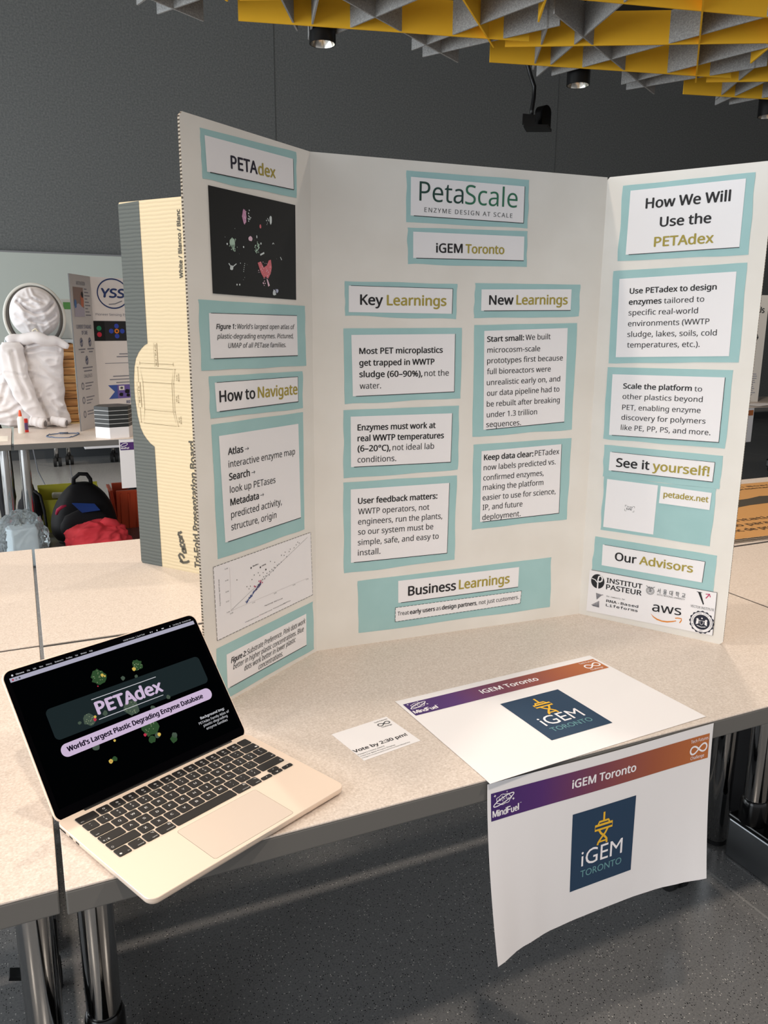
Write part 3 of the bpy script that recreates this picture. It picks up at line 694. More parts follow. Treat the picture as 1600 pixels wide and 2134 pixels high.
        for (u, v) in [(0.1364, 0.1908), (0.1412, 0.1901), (0.1399, 0.1881), (0.1451, 0.186), (0.1239, 0.1851), (0.1265, 0.1834)]:
            b.blob((u, v), 0.0015, Z + 0.0001, pinkd, 8, 0.1, 1)
        rn = random.Random(4)
        for k in range(170):
            s_ = rn.random() ** 0.9
            u = 0.1010 + 0.040 * s_; v = 0.1618 + 0.0245 * s_
            b.blob((u + rn.gauss(0, 0.0012), v + rn.gauss(0, 0.0010)), 0.0009, Z + 0.00006 + k * 1e-7, blue if s_ < 0.55 else violetd, 7, 0.1, k)
        for tx, u, v in (('0.08', 0.052, 0.2335), ('0.06', 0.052, 0.2135), ('0.04', 0.052, 0.194), ('0.02', 0.052, 0.177), ('0.00', 0.0525, 0.158), ('0.00', 0.0605, 0.1535), ('0.02', 0.117, 0.1555), ('0.04', 0.176, 0.1555), ('0.06', 0.231, 0.1555), ('0.08', 0.2715, 0.1555)):
            b.text(tx, u, v, u + 0.0075, v, 0.0018, 0, grey_ink, Z)
        b.text('Avg Intensity - BHET 0.5 mM', 0.1493, 0.1405, 0.1996, 0.1395, 0.0021, 0, ink, Z)
        b.text('Avg Intensity - BHET 05 mM', 0.0388, 0.1753, 0.0384, 0.2208, 0.0021, 0, ink, Z)
        b.text('Bacillus', 0.1215, 0.2205, 0.136, 0.2212, 0.0022, 1, ink, Z); b.text('Leipzig', 0.1445, 0.2152, 0.156, 0.216, 0.0022, 1, ink, Z)
        for u, tx in ((0.100, 'Prefers BHET 0.5 mM'), (0.1375, 'Prefers BHET 5.0 mM'), (0.1755, 'Equal preference'), (0.205, 'Reference')):
            v = 0.1265 + (u - 0.1) * 0.02
            b.blob((u - 0.002, v + 0.001), 0.0008, Z, blue if u < 0.11 else pinkd if u < 0.15 else grey_ink, 8, 0.1, 1)
            b.text(tx, u, v, u + (0.032 if u < 0.2 else 0.018), v, 0.0019, 0, grey_ink, Z)
    if kind == 'blank_card':
        b.text('SCAN', 0.0893, 0.2572, 0.1015, 0.2568, 0.0026, 0, ink, Z); b.text('ME', 0.0888, 0.2515, 0.1008, 0.2512, 0.0042, 0, ink, Z)
        for (cu, cv, du, dv) in ((0.0856, 0.2612, 1, -1), (0.1055, 0.2605, -1, -1), (0.0852, 0.2492, 1, 1), (0.105, 0.2486, -1, 1)):
            b.stroke([(cu + du * 0.0035, cv), (cu, cv), (cu, cv + dv * 0.0035)], 0.0006, Z, ink)
    if kind == 'logo_strip':
        # round dark emblem with a white forked stem
        c = (0.0385, 0.0838)
        b.flat([(c[0] + 0.0150 * math.cos(2 * PI * k / 40), c[1] + 0.0162 * math.sin(2 * PI * k / 40)) for k in range(40)], Z, black_ink)
        b.stroke([(c[0] + 0.0005, c[1] - 0.0165), (c[0] + 0.0003, c[1] + 0.004), (c[0] + 0.002, c[1] + 0.0115), (c[0] + 0.006, c[1] + 0.0135), (c[0] + 0.0098, c[1] + 0.0095), (c[0] + 0.0092, c[1] + 0.003), (c[0] + 0.0045, c[1] - 0.0005), (c[0] + 0.001, c[1] + 0.001)], 0.0030, Z + 0.0001, paperwhite)
        b.stroke([(c[0] - 0.0135, c[1] + 0.0045), (c[0] - 0.006, c[1] + 0.0028), (c[0] - 0.0005, c[1] - 0.003)], 0.0019, Z + 0.0001, paperwhite)
        # university crest
        c = (0.1525, 0.0861)
        for r_ in (0.0082, 0.0062):
            b.stroke([(c[0] + r_ * math.cos(2 * PI * k / 24), c[1] - 0.001 + r_ * math.sin(2 * PI * k / 24)) for k in range(24)], 0.0009, Z, grey_ink, True)
        b.stroke([(c[0] - 0.009, c[1] + 0.009), (c[0], c[1] + 0.003), (c[0] + 0.009, c[1] + 0.009)], 0.0012, Z, grey_ink)
        b.stroke([(c[0] - 0.003, c[1] + 0.008), (c[0], c[1] + 0.0045), (c[0] + 0.003, c[1] + 0.008)], 0.001, Z, grey_ink)
        for k in (-1, 0, 1):
            b.stroke([(c[0] - 0.004, c[1] - 0.001 + k * 0.0022), (c[0] + 0.004, c[1] - 0.001 + k * 0.0022)], 0.0011, Z, grey_ink)
        b.stroke([(c[0], c[1] - 0.0045), (c[0], c[1] + 0.003)], 0.001, Z, grey_ink)
        # serif V with a magenta arrow
        mag = M('magenta_ink', (190, 44, 96), 0.7)
        b.flat([(0.2475, 0.1025), (0.2530, 0.1022), (0.2612, 0.0800), (0.2598, 0.0770)], Z, black_ink)
        b.stroke([(0.2455, 0.1022), (0.2560, 0.1018)], 0.0011, Z, black_ink); b.stroke([(0.2598, 0.0772), (0.2612, 0.0800)], 0.0012, Z, black_ink)
        b.stroke([(0.2640, 0.0915), (0.2672, 0.0962), (0.2702, 0.1012)], 0.0019, Z, mag)
        b.stroke([(0.2630, 0.1002), (0.2705, 0.1014), (0.2722, 0.0955)], 0.0017, Z, mag)
        # two hatched quarter shapes
        hat = M('hatch_ink', (66, 68, 82), 0.7)
        for k in range(8):
            s_ = k / 7
            b.stroke([(0.0372 + 0.0022 * k, 0.0570 - 0.0003 * k), (0.0398 + 0.0016 * k, 0.0425 + 0.0019 * k)], 0.0013, Z, hat)
            b.stroke([(0.0285 + 0.0022 * k, 0.0285 + 0.0016 * k), (0.0330 + 0.0017 * k, 0.0255 - 0.0001 * k)], 0.0013, Z, hat)
        # orange smile with its arrow head
        orange = M('orange_ink', (222, 138, 52), 0.7)
        up = [(0.1572, 0.0361), (0.1640, 0.0306), (0.1717, 0.0272), (0.1820, 0.0253), (0.1923, 0.0263), (0.2020, 0.0288), (0.2102, 0.0318)]
        lo = [(0.2110, 0.0302), (0.2030, 0.0265), (0.1925, 0.0232), (0.1820, 0.0225), (0.1712, 0.0242), (0.1630, 0.0288)]
        b.flat(up + lo, Z, orange)
        b.stroke([(0.2082, 0.0362), (0.2130, 0.0378), (0.2206, 0.0378), (0.2208, 0.0340), (0.2178, 0.0280)], 0.0022, Z, orange)
        # scalloped round seal
        sealm = M('seal_ink', (34, 36, 52), 0.7)
        c = (0.2607, 0.0394)
        b.flat([(c[0] + (0.0236 + 0.0011 * math.cos(16 * 2 * PI * k / 96)) * math.cos(2 * PI * k / 96), c[1] + (0.0236 + 0.0011 * math.cos(16 * 2 * PI * k / 96)) * math.sin(2 * PI * k / 96)) for k in range(96)], Z, sealm)
        b.flat([(c[0] + 0.0214 * math.cos(2 * PI * k / 48), c[1] + 0.0214 * math.sin(2 * PI * k / 48)) for k in range(48)], Z + 0.00008, paperwhite)
        b.flat([(c[0] + 0.0160 * math.cos(2 * PI * k / 48), c[1] + 0.0160 * math.sin(2 * PI * k / 48)) for k in range(48)], Z + 0.00016, sealm)
        txt_ = 'THE PENNSYLVANIA STATE UNIVERSITY'
        for i, ch in enumerate(txt_):
            if ch == ' ':
                continue
            a = math.radians(215 - 250 * i / (len(txt_) - 1))
            r_ = 0.0174; q = (c[0] + r_ * math.cos(a), c[1] + r_ * math.sin(a)); tx_, ty_ = math.sin(a), -math.cos(a); h_ = 0.0009
            b.text(ch, q[0] - tx_ * h_, q[1] - ty_ * h_, q[0] + tx_ * h_, q[1] + ty_ * h_, 0.0025, 0, sealm, Z + 0.0002)
        b.text('1855', c[0] - 0.0034, c[1] - 0.0203, c[0] + 0.0034, c[1] - 0.0203, 0.0027, 0, sealm, Z + 0.0002)
        for k in (-1, 1):
            b.blob((c[0] + k * 0.0085, c[1] + 0.0045), 0.0028, Z + 0.0002, paperwhite, 9, 0.3, 3)
            b.flat([(c[0] + k * 0.0105, c[1] + 0.002), (c[0] + k * 0.006, c[1] + 0.003), (c[0] + k * 0.006, c[1] - 0.004), (c[0] + k * 0.011, c[1] - 0.0065)], Z + 0.00021, paperwhite)
            b.stroke([(c[0] + k * 0.0075, c[1] + 0.002), (c[0] + k * 0.0035, c[1] + 0.0035)], 0.0012, Z + 0.0002, paperwhite)
        b.stroke([(c[0] - 0.0035, c[1] + 0.003), (c[0] + 0.0035, c[1] + 0.003), (c[0] + 0.0030, c[1] - 0.003), (c[0], c[1] - 0.006), (c[0] - 0.0030, c[1] - 0.003)], 0.0008, Z + 0.0002, paperwhite, True)
        b.blob((c[0], c[1] + 0.0085), 0.0022, Z + 0.0002, paperwhite, 8, 0.4, 5); b.stroke([(c[0] - 0.0085, c[1] - 0.0085), (c[0], c[1] - 0.0105), (c[0] + 0.0085, c[1] - 0.0085)], 0.0014, Z + 0.0002, paperwhite)
    b.build(kind, par, origin=OB)

# ------------------------------------------------------------------ printed signs
PW, PH = 0.4318, 0.2794
banner_m = M('banner_gradient', (90, 50, 80), 0.6, 0, 0.3)
nt, N, L, P = nodes(banner_m)
tc = N.new('ShaderNodeUVMap'); sp = N.new('ShaderNodeSeparateXYZ'); L.new(tc.outputs[0], sp.inputs[0])
r = ramp(N, [(0.0, rgb(62, 40, 104)), (0.22, rgb(84, 46, 110)), (0.45, rgb(122, 66, 84)), (0.72, rgb(160, 88, 62)), (1.0, rgb(190, 112, 58))])
L.new(sp.outputs['X'], r.inputs['Fac']); L.new(r.outputs['Color'], P.inputs['Base Color'])
navyblock = M('navy_block', (38, 62, 88), 0.6, 0, 0.3)
towergold = M('tower_gold', (236, 184, 48), 0.6)
tealink = M('teal_ink', (104, 152, 158), 0.65)
whiteink = M('white_ink', (244, 240, 244), 0.65)


def infinity(b, cu, cv, sx_, sy_, w, off, mat):
    pts = []
    for k in range(48):
        t = 2 * PI * k / 48; q = 1 + math.sin(t) ** 2 * 0.75
        pts.append((cu + sx_ * math.cos(t) / q, cv - 2.0 * sy_ * math.sin(t) * math.cos(t) / q * 1.15 - 0.12 * sy_ * math.cos(t)))
    b.stroke(pts, w, off, mat, True)


def sign(mapf, name):
    b = B(mapf); b.vdown = -1
    b.gridrect(0, 0, PW, PH, 30, 22, 0.0, paperwhite)
    b.gridrect(0.006, 0.0165, 0.4250, 0.0605, 30, 3, 0.0003, banner_m)
    b.gridrect(0.1534, 0.0902, 0.2778, 0.2259, 10, 10, 0.0003, navyblock)
    Z = 0.0006
    b.text('iGEM Toronto', 0.1500, 0.0445, 0.2725, 0.0455, 0.0135, 1, whiteink, Z)
    b.text('Tech Futures', 0.3850, 0.0262, 0.4225, 0.0262, 0.0056, 0, whiteink, Z)
    b.text('Challenge', 0.3870, 0.0562, 0.4160, 0.0562, 0.0056, 0, whiteink, Z)
    infinity(b, 0.4030, 0.0393, 0.0175, 0.0078, 0.0030, Z, whiteink)
    # ringed brain and hand-drawn name
    c = (0.0275, 0.0300)
    out = [(c[0] + 0.0125 * math.cos(2 * PI * k / 30) * (1 + 0.09 * math.cos(7 * 2 * PI * k / 30)), c[1] + 0.0078 * math.sin(2 * PI * k / 30) * (1 + 0.09 * math.cos(7 * 2 * PI * k / 30))) for k in range(30)]
    b.stroke(out, 0.0010, Z, whiteink, True)
    for (dx, dy, s_) in ((-0.006, -0.001, 1), (0.0, 0.0015, -1), (0.006, -0.0015, 1), (-0.001, -0.004, 1)):
        b.stroke([(c[0] + dx + 0.0022 * math.cos(a * s_), c[1] + dy + 0.0022 * math.sin(a * s_)) for a in (0.3, 1.2, 2.2, 3.2, 4.2)], 0.0008, Z, whiteink)
    ring = []
    for k in range(34):
        a = 2 * PI * k / 34; x, y = 0.0185 * math.cos(a), 0.0042 * math.sin(a)
        ca, sa = math.cos(-0.38), math.sin(-0.38)
        ring.append((c[0] + x * ca - y * sa, c[1] + 0.001 + x * sa + y * ca))
    b.stroke(ring, 0.0016, Z + 0.0001, whiteink, True)
    for (u, v, r_) in ((0.0125, 0.0215, 0.0024), (0.0330, 0.0195, 0.0015), (0.0440, 0.0335, 0.0026)):
        b.flat([(u - r_, v), (u - r_ * 0.25, v - r_ * 0.25), (u, v - r_), (u + r_ * 0.25, v - r_ * 0.25), (u + r_, v), (u + r_ * 0.25, v + r_ * 0.25), (u, v + r_), (u - r_ * 0.25, v + r_ * 0.25)], Z, whiteink)
    x = 0.0085
    for ch, w_, dv in (('M', 0.0085, 0.0), ('i', 0.0016, 0.0006), ('n', 0.0048, 0.0), ('d', 0.0048, 0.0004), ('F', 0.0055, -0.0006), ('u', 0.0048, 0.0004), ('e', 0.0046, 0.0), ('l', 0.0013, -0.0006)):
        b.text(ch, x, 0.0545 + dv, x + w_, 0.0545 + dv, 0.0098, 1, whiteink, Z); x += w_ + 0.0013
    b.text('™', x + 0.0005, 0.0445, x + 0.0035, 0.0445, 0.0018, 0, whiteink, Z)
    # tower with a double helix below
    U = lambda s_, t_: (0.1534 + s_ * 0.1244, 0.0902 + t_ * 0.1357)
    w = 0.0036
    b.stroke([U(0.497, 0.085), U(0.497, 0.20)], w, Z, towergold)
    b.stroke([U(0.405, 0.245), U(0.425, 0.20), U(0.57, 0.20), U(0.59, 0.245)], w, Z, towergold)
    b.stroke([U(0.36, 0.243), U(0.635, 0.243), U(0.635, 0.300), U(0.36, 0.300)], w, Z + 0.00005, towergold, True)
    b.flat([U(0.36, 0.228), U(0.635, 0.228), U(0.635, 0.258), U(0.36, 0.258)], Z + 0.0001, towergold)
    b.stroke([U(0.565, 0.305), U(0.53, 0.36), U(0.465, 0.42), U(0.425, 0.465), U(0.412, 0.50)], w, Z + 0.0001, towergold)
    b.stroke([U(0.425, 0.305), U(0.46, 0.355), U(0.52, 0.405), U(0.555, 0.445), U(0.56, 0.50)], w, Z, towergold)
    b.stroke([U(0.425, 0.463), U(0.555, 0.463)], w * 0.8, Z, towergold)
    b.text('iGEM', *U(0.165, 0.712), *U(0.825, 0.712), 0.2 * 0.1357, 'b', whiteink, Z)
    b.text('TORONTO', *U(0.160, 0.857), *U(0.825, 0.857), 0.088 * 0.1357, 'b', tealink, Z)
    o = b.build(name, smooth=True)
    me = o.data
    uvl = me.uv_layers.new(name='UVMap')
    # print position along the banner, from the sheet's own layout
    uvs = sign.uv
    return o


def finish_sign(o, inv):
    me = o.data; uvl = me.uv_layers.active
    for lp in me.loops:
        u, v = inv(me.vertices[lp.vertex_index].co)
        uvl.data[lp.index].uv = (u, v)


sign.uv = None
yaw_s = 0.05584
SO = Vector((0.5385, 0.2686, TZ + 0.0008))
cs_, sn_ = math.cos(yaw_s), math.sin(yaw_s)


def flatmap(u, v, o):
    x = SO.x + cs_ * u + sn_ * v; y = SO.y + sn_ * u - cs_ * v
    lift = 0.0006 * math.sin(PI * u / PW) * math.sin(PI * v / PH)
    d = max(0.0, -y)
    return Vector((x, y, SO.z + lift + o - d * 0.10))


o = sign(flatmap, 'paper_sign')
finish_sign(o, lambda c: (((c.x - SO.x) * cs_ + (c.y - SO.y) * sn_) / PW, 0.5))
tag(o, 'white team name sign lying flat on the table in front of the board', 'sign')

CURL = [(0.0, -0.041), (0.133, -0.023), (0.269, -0.012), (0.392, -0.0080), (0.5085, -0.0065), (0.657, -0.0060), (0.777, -0.0085), (0.884, -0.015), (1.0, -0.0245)]


def curl(s):
    for (a, x), (c, y) in zip(CURL, CURL[1:]):
        if s <= c:
            t = (s - a) / (c - a); t = t * t * (3 - 2 * t) * 0.5 + t * 0.5
            return x + (y - x) * t
    return CURL[-1][1]


def hangmap(u, v, o):
    s = min(max(u / PW, 0), 1); t = v / PH
    k = curl(s)
    y = -0.0028 + (k + 0.0028) * t ** 1.7
    zt = 0.7292 + 0.0028 * s - 0.004 * math.sin(PI * s) ** 2 * 0.5
    return Vector((0.5548 + u * 0.9965 + 0.006 * t * (1 - s) - 0.002 * t * s, y - o, zt - 0.2755 * t))


o = sign(hangmap, 'paper_sign')
finish_sign(o, lambda c: ((c.x - 0.5548) / 0.43, 0.5))
tag(o, 'white team name sign hanging from the front table edge with curling bottom', 'sign')

# small voting card
cyaw = 0.1767; CO = Vector((0.3999, 0.2074, TZ + 0.0006)); cw, chh = 0.1043, 0.0930
cc_, ss_ = math.cos(cyaw), math.sin(cyaw)
b = B(lambda u, v, o: Vector((CO.x + cc_ * u + ss_ * v, CO.y + ss_ * u - cc_ * v, CO.z + o))); b.vdown = -1
b.slab([b.p(u, v, 0) for u, v in ((0, 0), (0, chh), (cw, chh), (cw, 0))], (0, 0, -0.0004), paperwhite)
b.text('Vote by 2:30 pm!', 0.0005, 0.0672, 0.0970, 0.0690, 0.0078, 1, ink, 0.0003)
b.text("People's Choice Award", 0.0010, 0.0762, 0.0480, 0.0766, 0.0028, 0, grey_ink, 0.0003)
b.text('Vote For Best Project Display', 0.0010, 0.0820, 0.0640, 0.0828, 0.0028, 0, grey_ink, 0.0003)
b.text('https://connect.com/vote/display', 0.0010, 0.0872, 0.0880, 0.0882, 0.0024, 0, grey_ink, 0.0003)
b.text('Tech Futures', 0.0755, 0.0085, 0.1005, 0.0085, 0.0032, 0, ink, 0.0003)
b.text('Challenge', 0.0770, 0.0275, 0.0970, 0.0275, 0.0032, 0, ink, 0.0003)
infinity(b, 0.0872, 0.0172, 0.0110, 0.0045, 0.0020, 0.0003, grey_ink)
o = b.build('voting_card'); tag(o, 'small square white voting card on the table beside the laptop', 'card')

# ------------------------------------------------------------------ laptop
LO = Vector((0.0833, -0.0731, TZ)); LYAW = 0.41824; OPEN = 0.92193
lap = thing('laptop', 'open silver laptop with a dark slide on screen overhanging the table corner', 'laptop', LO, LYAW)
alu = M('warm_silver_aluminium', (236, 217, 200), 0.5, 0.35)
alu2 = M('silver_keyboard_tray', (224, 209, 194), 0.5, 0.35)
padm = M('silver_trackpad', (220, 205, 192), 0.45, 0.35)
keym = M('black_key', (22, 20, 20), 0.5)
legend = M('key_legend', (214, 214, 214), 0.6)
LW, LD = 0.3041, 0.2150


def rrect(x0, y0, x1, y1, r, n=7, radii=None):
    pts = []
    for i, (cx, cy, a0) in enumerate(((x1 - r, y0 + r, -90), (x1 - r, y1 - r, 0), (x0 + r, y1 - r, 90), (x0 + r, y0 + r, 180))):
        for k in range(n + 1):
            a = math.radians(a0 + 90 * k / n); pts.append((cx + r * math.cos(a), cy + r * math.sin(a)))
    return pts


b = B()
rings = []
for z, ins in ((0.0012, 0.006), (0.0020, 0.003), (0.0045, 0.0006), (0.0070, 0.0), (0.0106, 0.0), (0.0113, 0.0005)):
    rings.append([(x, y, z) for x, y in rrect(ins, ins, LW - ins, LD - ins, 0.0125 - ins)])
b.loft(rings, alu)
b.flat = b.flat
base = b.build('base', lap, smooth=True, angle=35)
b = B()
for (y, l_) in ((0.197, 0.016), (0.176, 0.0085), (0.160, 0.0085)):
    b.box((-0.0002, y - l_ / 2, 0.0055), (0.0006, y + l_ / 2, 0.0082), blackp)
b.build('port', base, bevel=0.0008)
b = B()
b.slab([(x, y, 0.01132) for x, y in rrect(0.132, -0.0003, 0.172, 0.0020, 0.0011, 4)], (0, 0, -0.003), alu2)
b.build('thumb_notch', base)
b = B(); b.slab([(x, y, 0.01138) for x, y in rrect(0.0156, 0.0900, 0.2925, 0.2022, 0.003)], (0, 0, -0.0006), alu2)
kb = b.build('keyboard', lap)
b = B(); b.slab([(x, y, 0.01136) for x, y in rrect(0.0903, 0.0057, 0.2149, 0.0847, 0.004)], (0, 0, -0.0004), M('trackpad_gap', (120, 108, 98), 0.5))
b.slab([(x, y, 0.01142) for x, y in rrect(0.0907, 0.0061, 0.2145, 0.0843, 0.0036)], (0, 0, -0.0004), padm)
b.build('trackpad', lap)
UN = 0.2756 / 14.5; RP = 0.1110 / 6
rows = [
    [('esc', 1.5)] + [('F%d' % i, 1) for i in range(1, 13)] + [('', 1)],
    [('`', 1)] + [(c, 1) for c in '1234567890-='] + [('⌫', 1.5)],
    [('tab', 1.5)] + [(c, 1) for c in 'QWERTYUIOP[]\\'],
    [('中/英', 1.75)] + [(c, 1) for c in "ASDFGHJKL;'"] + [('return', 1.75)],
    [('shift', 2.25)] + [(c, 1) for c in 'ZXCVBNM,./'] + [('shift', 2.25)],
    [('fn', 1), ('control', 1), ('option', 1), ('command', 1.25), ('', 5), ('command', 1.25), ('option', 1), ('LEFT', 1), ('UD', 1), ('RIGHT', 1)],
]


def key(x0, y0, x1, y1, lab):
    b = B(lambda u, v, o: Vector((u, v, 0.0124 + o)))
    g = 0.0011
    r0 = rrect(x0 + g, y0 + g, x1 - g, y1 - g, 0.0022, 3); r1 = rrect(x0 + g + 0.0003, y0 + g + 0.0003, x1 - g - 0.0003, y1 - g - 0.0003, 0.0020, 3)
    b.loft([[(x, y, 0.0113) for x, y in r0], [(x, y, 0.0121) for x, y in r0], [(x, y, 0.0124) for x, y in r1]], keym)
    cx, cy = (x0 + x1) / 2, (y0 + y1) / 2; z = 0.0001
    shifted = {'1': '!', '2': '@', '3': '#', '4': '$', '5': '%', '6': '^', '7': '&', '8': '*', '9': '(', '0': ')', '-': '_', '=': '+', '[': '{', ']': '}', ';': ':', "'": '"', ',': '<', '.': '>', '/': '?', '`': '~', '\\': '|'}
    if len(lab) == 1 and lab.isalpha() and lab != '⌫':
        w = 0.0034 if lab not in 'IJMW' else {'I': 0.0008, 'J': 0.0022, 'M': 0.0042, 'W': 0.0052}[lab]
        b.text(lab, cx - w / 2, cy - 0.0017, cx + w / 2, cy - 0.0017, 0.0036, 1, legend, z)
    elif lab in shifted:
        w = {'-': 0.0016, ',': 0.0007, '.': 0.0007, ';': 0.0007, "'": 0.0006, '`': 0.001}.get(lab, 0.0020)
        b.text(lab, cx - w / 2, cy - 0.0042, cx + w / 2, cy - 0.0042, 0.0027, 1, legend, z)
        w = {'!': 0.0006, ':': 0.0007, '|': 0.0005}.get(shifted[lab], 0.0019)
        b.text(shifted[lab], cx - w / 2, cy + 0.0018, cx + w / 2, cy + 0.0018, 0.0026, 1, legend, z)
    elif lab.startswith('F') and lab[1:].isdigit():
        w = 0.0022 if len(lab) == 2 else 0.0032
        b.text(lab, cx - w / 2, cy - 0.0050, cx + w / 2, cy - 0.0050, 0.0018, 1, legend, z)
        b.stroke([(cx + 0.0014 * math.cos(2 * PI * k / 10), cy + 0.0016 + 0.0014 * math.sin(2 * PI * k / 10)) for k in range(10)], 0.0006, z, legend, True)
    elif lab in ('esc', 'tab'):
        b.text(lab, x0 + 0.0032, y0 + 0.0035, x0 + 0.0075, y0 + 0.0035, 0.0018, 0, legend, z)
    elif lab == '中/英':
        b.text(lab, x0 + 0.0032, y0 + 0.0035, x0 + 0.0115, y0 + 0.0035, 0.0030, 'k', legend, z); b.blob((x0 + 0.004, y1 - 0.0045), 0.0006, z, legend, 8, 0)
    elif lab in ('⌫', 'return', 'shift'):
        ax = x1 - 0.005 if (lab != 'shift' or x0 > 0.1) else x0 + 0.005
        ay = y0 + 0.0055
        if lab == 'shift':
            b.stroke([(ax - 0.0018, ay), (ax, ay + 0.002), (ax + 0.0018, ay), (ax + 0.0008, ay), (ax + 0.0008, ay - 0.0016), (ax - 0.0008, ay - 0.0016), (ax - 0.0008, ay)], 0.0004, z, legend, True)
        elif lab == 'return':
            b.stroke([(ax + 0.0018, ay + 0.0016), (ax + 0.0018, ay), (ax - 0.0018, ay)], 0.0005, z, legend); b.stroke([(ax - 0.0008, ay + 0.0012), (ax - 0.0019, ay), (ax - 0.0008, ay - 0.0012)], 0.0005, z, legend)
        else:
            b.flat([(ax - 0.0024, ay), (ax - 0.001, ay + 0.0014), (ax + 0.002, ay + 0.0014), (ax + 0.002, ay - 0.0014), (ax - 0.001, ay - 0.0014)], z, legend)
    elif lab in ('fn', 'control', 'option', 'command'):
        w = {'fn': 0.0026, 'control': 0.0082, 'option': 0.0070, 'command': 0.0108}[lab]
        b.text(lab, x1 - 0.0030 - w, y0 + 0.0033, x1 - 0.0030, y0 + 0.0033, 0.0018, 0, legend, z)
        ax, ay = x1 - 0.0045, y1 - 0.0052
        if lab == 'fn':
            b.blob((x0 + 0.005, y0 + 0.0055), 0.0016, z, legend, 10, 0)
        elif lab == 'control':
            b.stroke([(ax - 0.0013, ay - 0.0006), (ax, ay + 0.0008), (ax + 0.0013, ay - 0.0006)], 0.0005, z, legend)
        elif lab == 'option':
            b.stroke([(ax - 0.002, ay + 0.001), (ax - 0.001, ay + 0.001), (ax + 0.0006, ay - 0.001), (ax + 0.002, ay - 0.001)], 0.0005, z, legend); b.stroke([(ax + 0.0004, ay + 0.001), (ax + 0.002, ay + 0.001)], 0.0005, z, legend)
        else:
            for qx in (-1, 1):
                for qy in (-1, 1):
                    b.stroke([(ax + qx * 0.0011 + 0.0006 * math.cos(2 * PI * k / 8), ay + qy * 0.0011 + 0.0006 * math.sin(2 * PI * k / 8)) for k in range(8)], 0.0004, z, legend, True)
            b.stroke([(ax - 0.0006, ay - 0.0006), (ax + 0.0006, ay - 0.0006), (ax + 0.0006, ay + 0.0006), (ax - 0.0006, ay + 0.0006)], 0.0004, z, legend, True)
    elif lab in ('<', '>', '^', 'v'):
        d = {'<': (-1, 0), '>': (1, 0), '^': (0, 1), 'v': (0, -1)}[lab]; s_ = 0.0010
        b.flat([(cx + d[0] * s_, cy + d[1] * s_), (cx - d[0] * s_ * 0.5 - d[1] * s_, cy - d[1] * s_ * 0.5 + d[0] * s_), (cx - d[0] * s_ * 0.5 + d[1] * s_, cy - d[1] * s_ * 0.5 - d[0] * s_)], z, legend)
    b.build('key', kb, smooth=False)


for ri, row in enumerate(rows):
    y1 = 0.2016 - ri * RP; y0 = y1 - RP; x = 0.0163
    for lab, w in row:
        x1 = x + w * UN
        if lab == 'LEFT':
            key(x, y0, x1, y0 + RP * 0.52, '<')
        elif lab == 'RIGHT':
            key(x, y0, x1, y0 + RP * 0.52, '>')
        elif lab == 'UD':
            key(x, y0, x1, y0 + RP * 0.52, 'v'); key(x, y0 + RP * 0.44, x1, y1, '^')
        else:
            key(x, y0, x1, y1, lab)
        x = x1

HY, HZ = 0.2110, 0.0080
E2 = Vector((0, math.cos(OPEN), math.sin(OPEN))); EN = Vector((0, -math.sin(OPEN), math.cos(OPEN)))
lidmap = lambda u, v, o: Vector((u, HY, HZ)) + E2 * v + EN * o
b = B(lidmap)
r0 = rrect(0, 0, LW, 0.2105, 0.0125); r1 = rrect(0.0006, 0.0006, LW - 0.0006, 0.2099, 0.012)
b.loft([[b.p(u, v, -0.0036) for u, v in r1], [b.p(u, v, -0.003) for u, v in r0], [b.p(u, v, -0.0006) for u, v in r0], [b.p(u, v, 0.0) for u, v in r1]], alu)
lid = b.build('lid', lap, smooth=True, angle=35)
b = B(); b.tube([(0.0365, HY + 0.0005, 0.0085), (0.2727, HY + 0.0005, 0.0085)], 0.0042, blackp, 14); b.build('hinge', lap, smooth=True, angle=40)
glass = M('screen_glass', (5, 5, 7), 0.3, 0, 0.0)


def EM(name, c, s=1.0):
    return M(name, (0, 0, 0), 0.3, 0, 0.0, emit=c, es=s)


b = B(lidmap)
b.slab([b.p(u, v, 0.0004) for u, v in rrect(0.0016, 0.0016, LW - 0.0016, 0.2090, 0.0115)], -EN * 0.0003, glass)
scr = b.build('screen', lid)
b = B(lidmap)
lav = EM('slide_lavender', (214, 192, 222), 0.85); barm = EM('window_bar', (190, 188, 208), 0.75); panelm = EM('slide_panel', (30, 40, 42), 0.9); offw = EM('slide_white', (220, 220, 226), 0.8)
leaf = EM('slide_green', (52, 82, 50), 0.8); leaf2 = EM('slide_grey_green', (82, 98, 84), 0.7); ylw = EM('slide_yellow', (222, 190, 92), 0.8); redm = EM('slide_red', (196, 56, 80), 0.8); txtd = EM('slide_dark_text', (22, 14, 34), 0.8); dot = EM('slide_dot', (178, 190, 150), 0.7)
blk = EM('slide_black', (2, 3, 4), 0.7)
Z = 0.0007
b.flat([(0.0083, 0.0166), (0.2976, 0.0166), (0.2976, 0.1930), (0.0083, 0.1930)], Z - 0.0001, blk)
b.flat([(0.0083, 0.1929), (0.2976, 0.1929), (0.2976, 0.1988), (0.0083, 0.1988)], Z, barm)
for u, m_ in ((0.0121, redm), (0.0166, EM('slide_grey', (150, 150, 158), 0.7)), (0.0210, EM('slide_darkgrey', (84, 84, 92), 0.7))):
    b.blob((u, 0.1958), 0.0013, Z + 0.0001, m_, 12, 0)
x = 0.0181
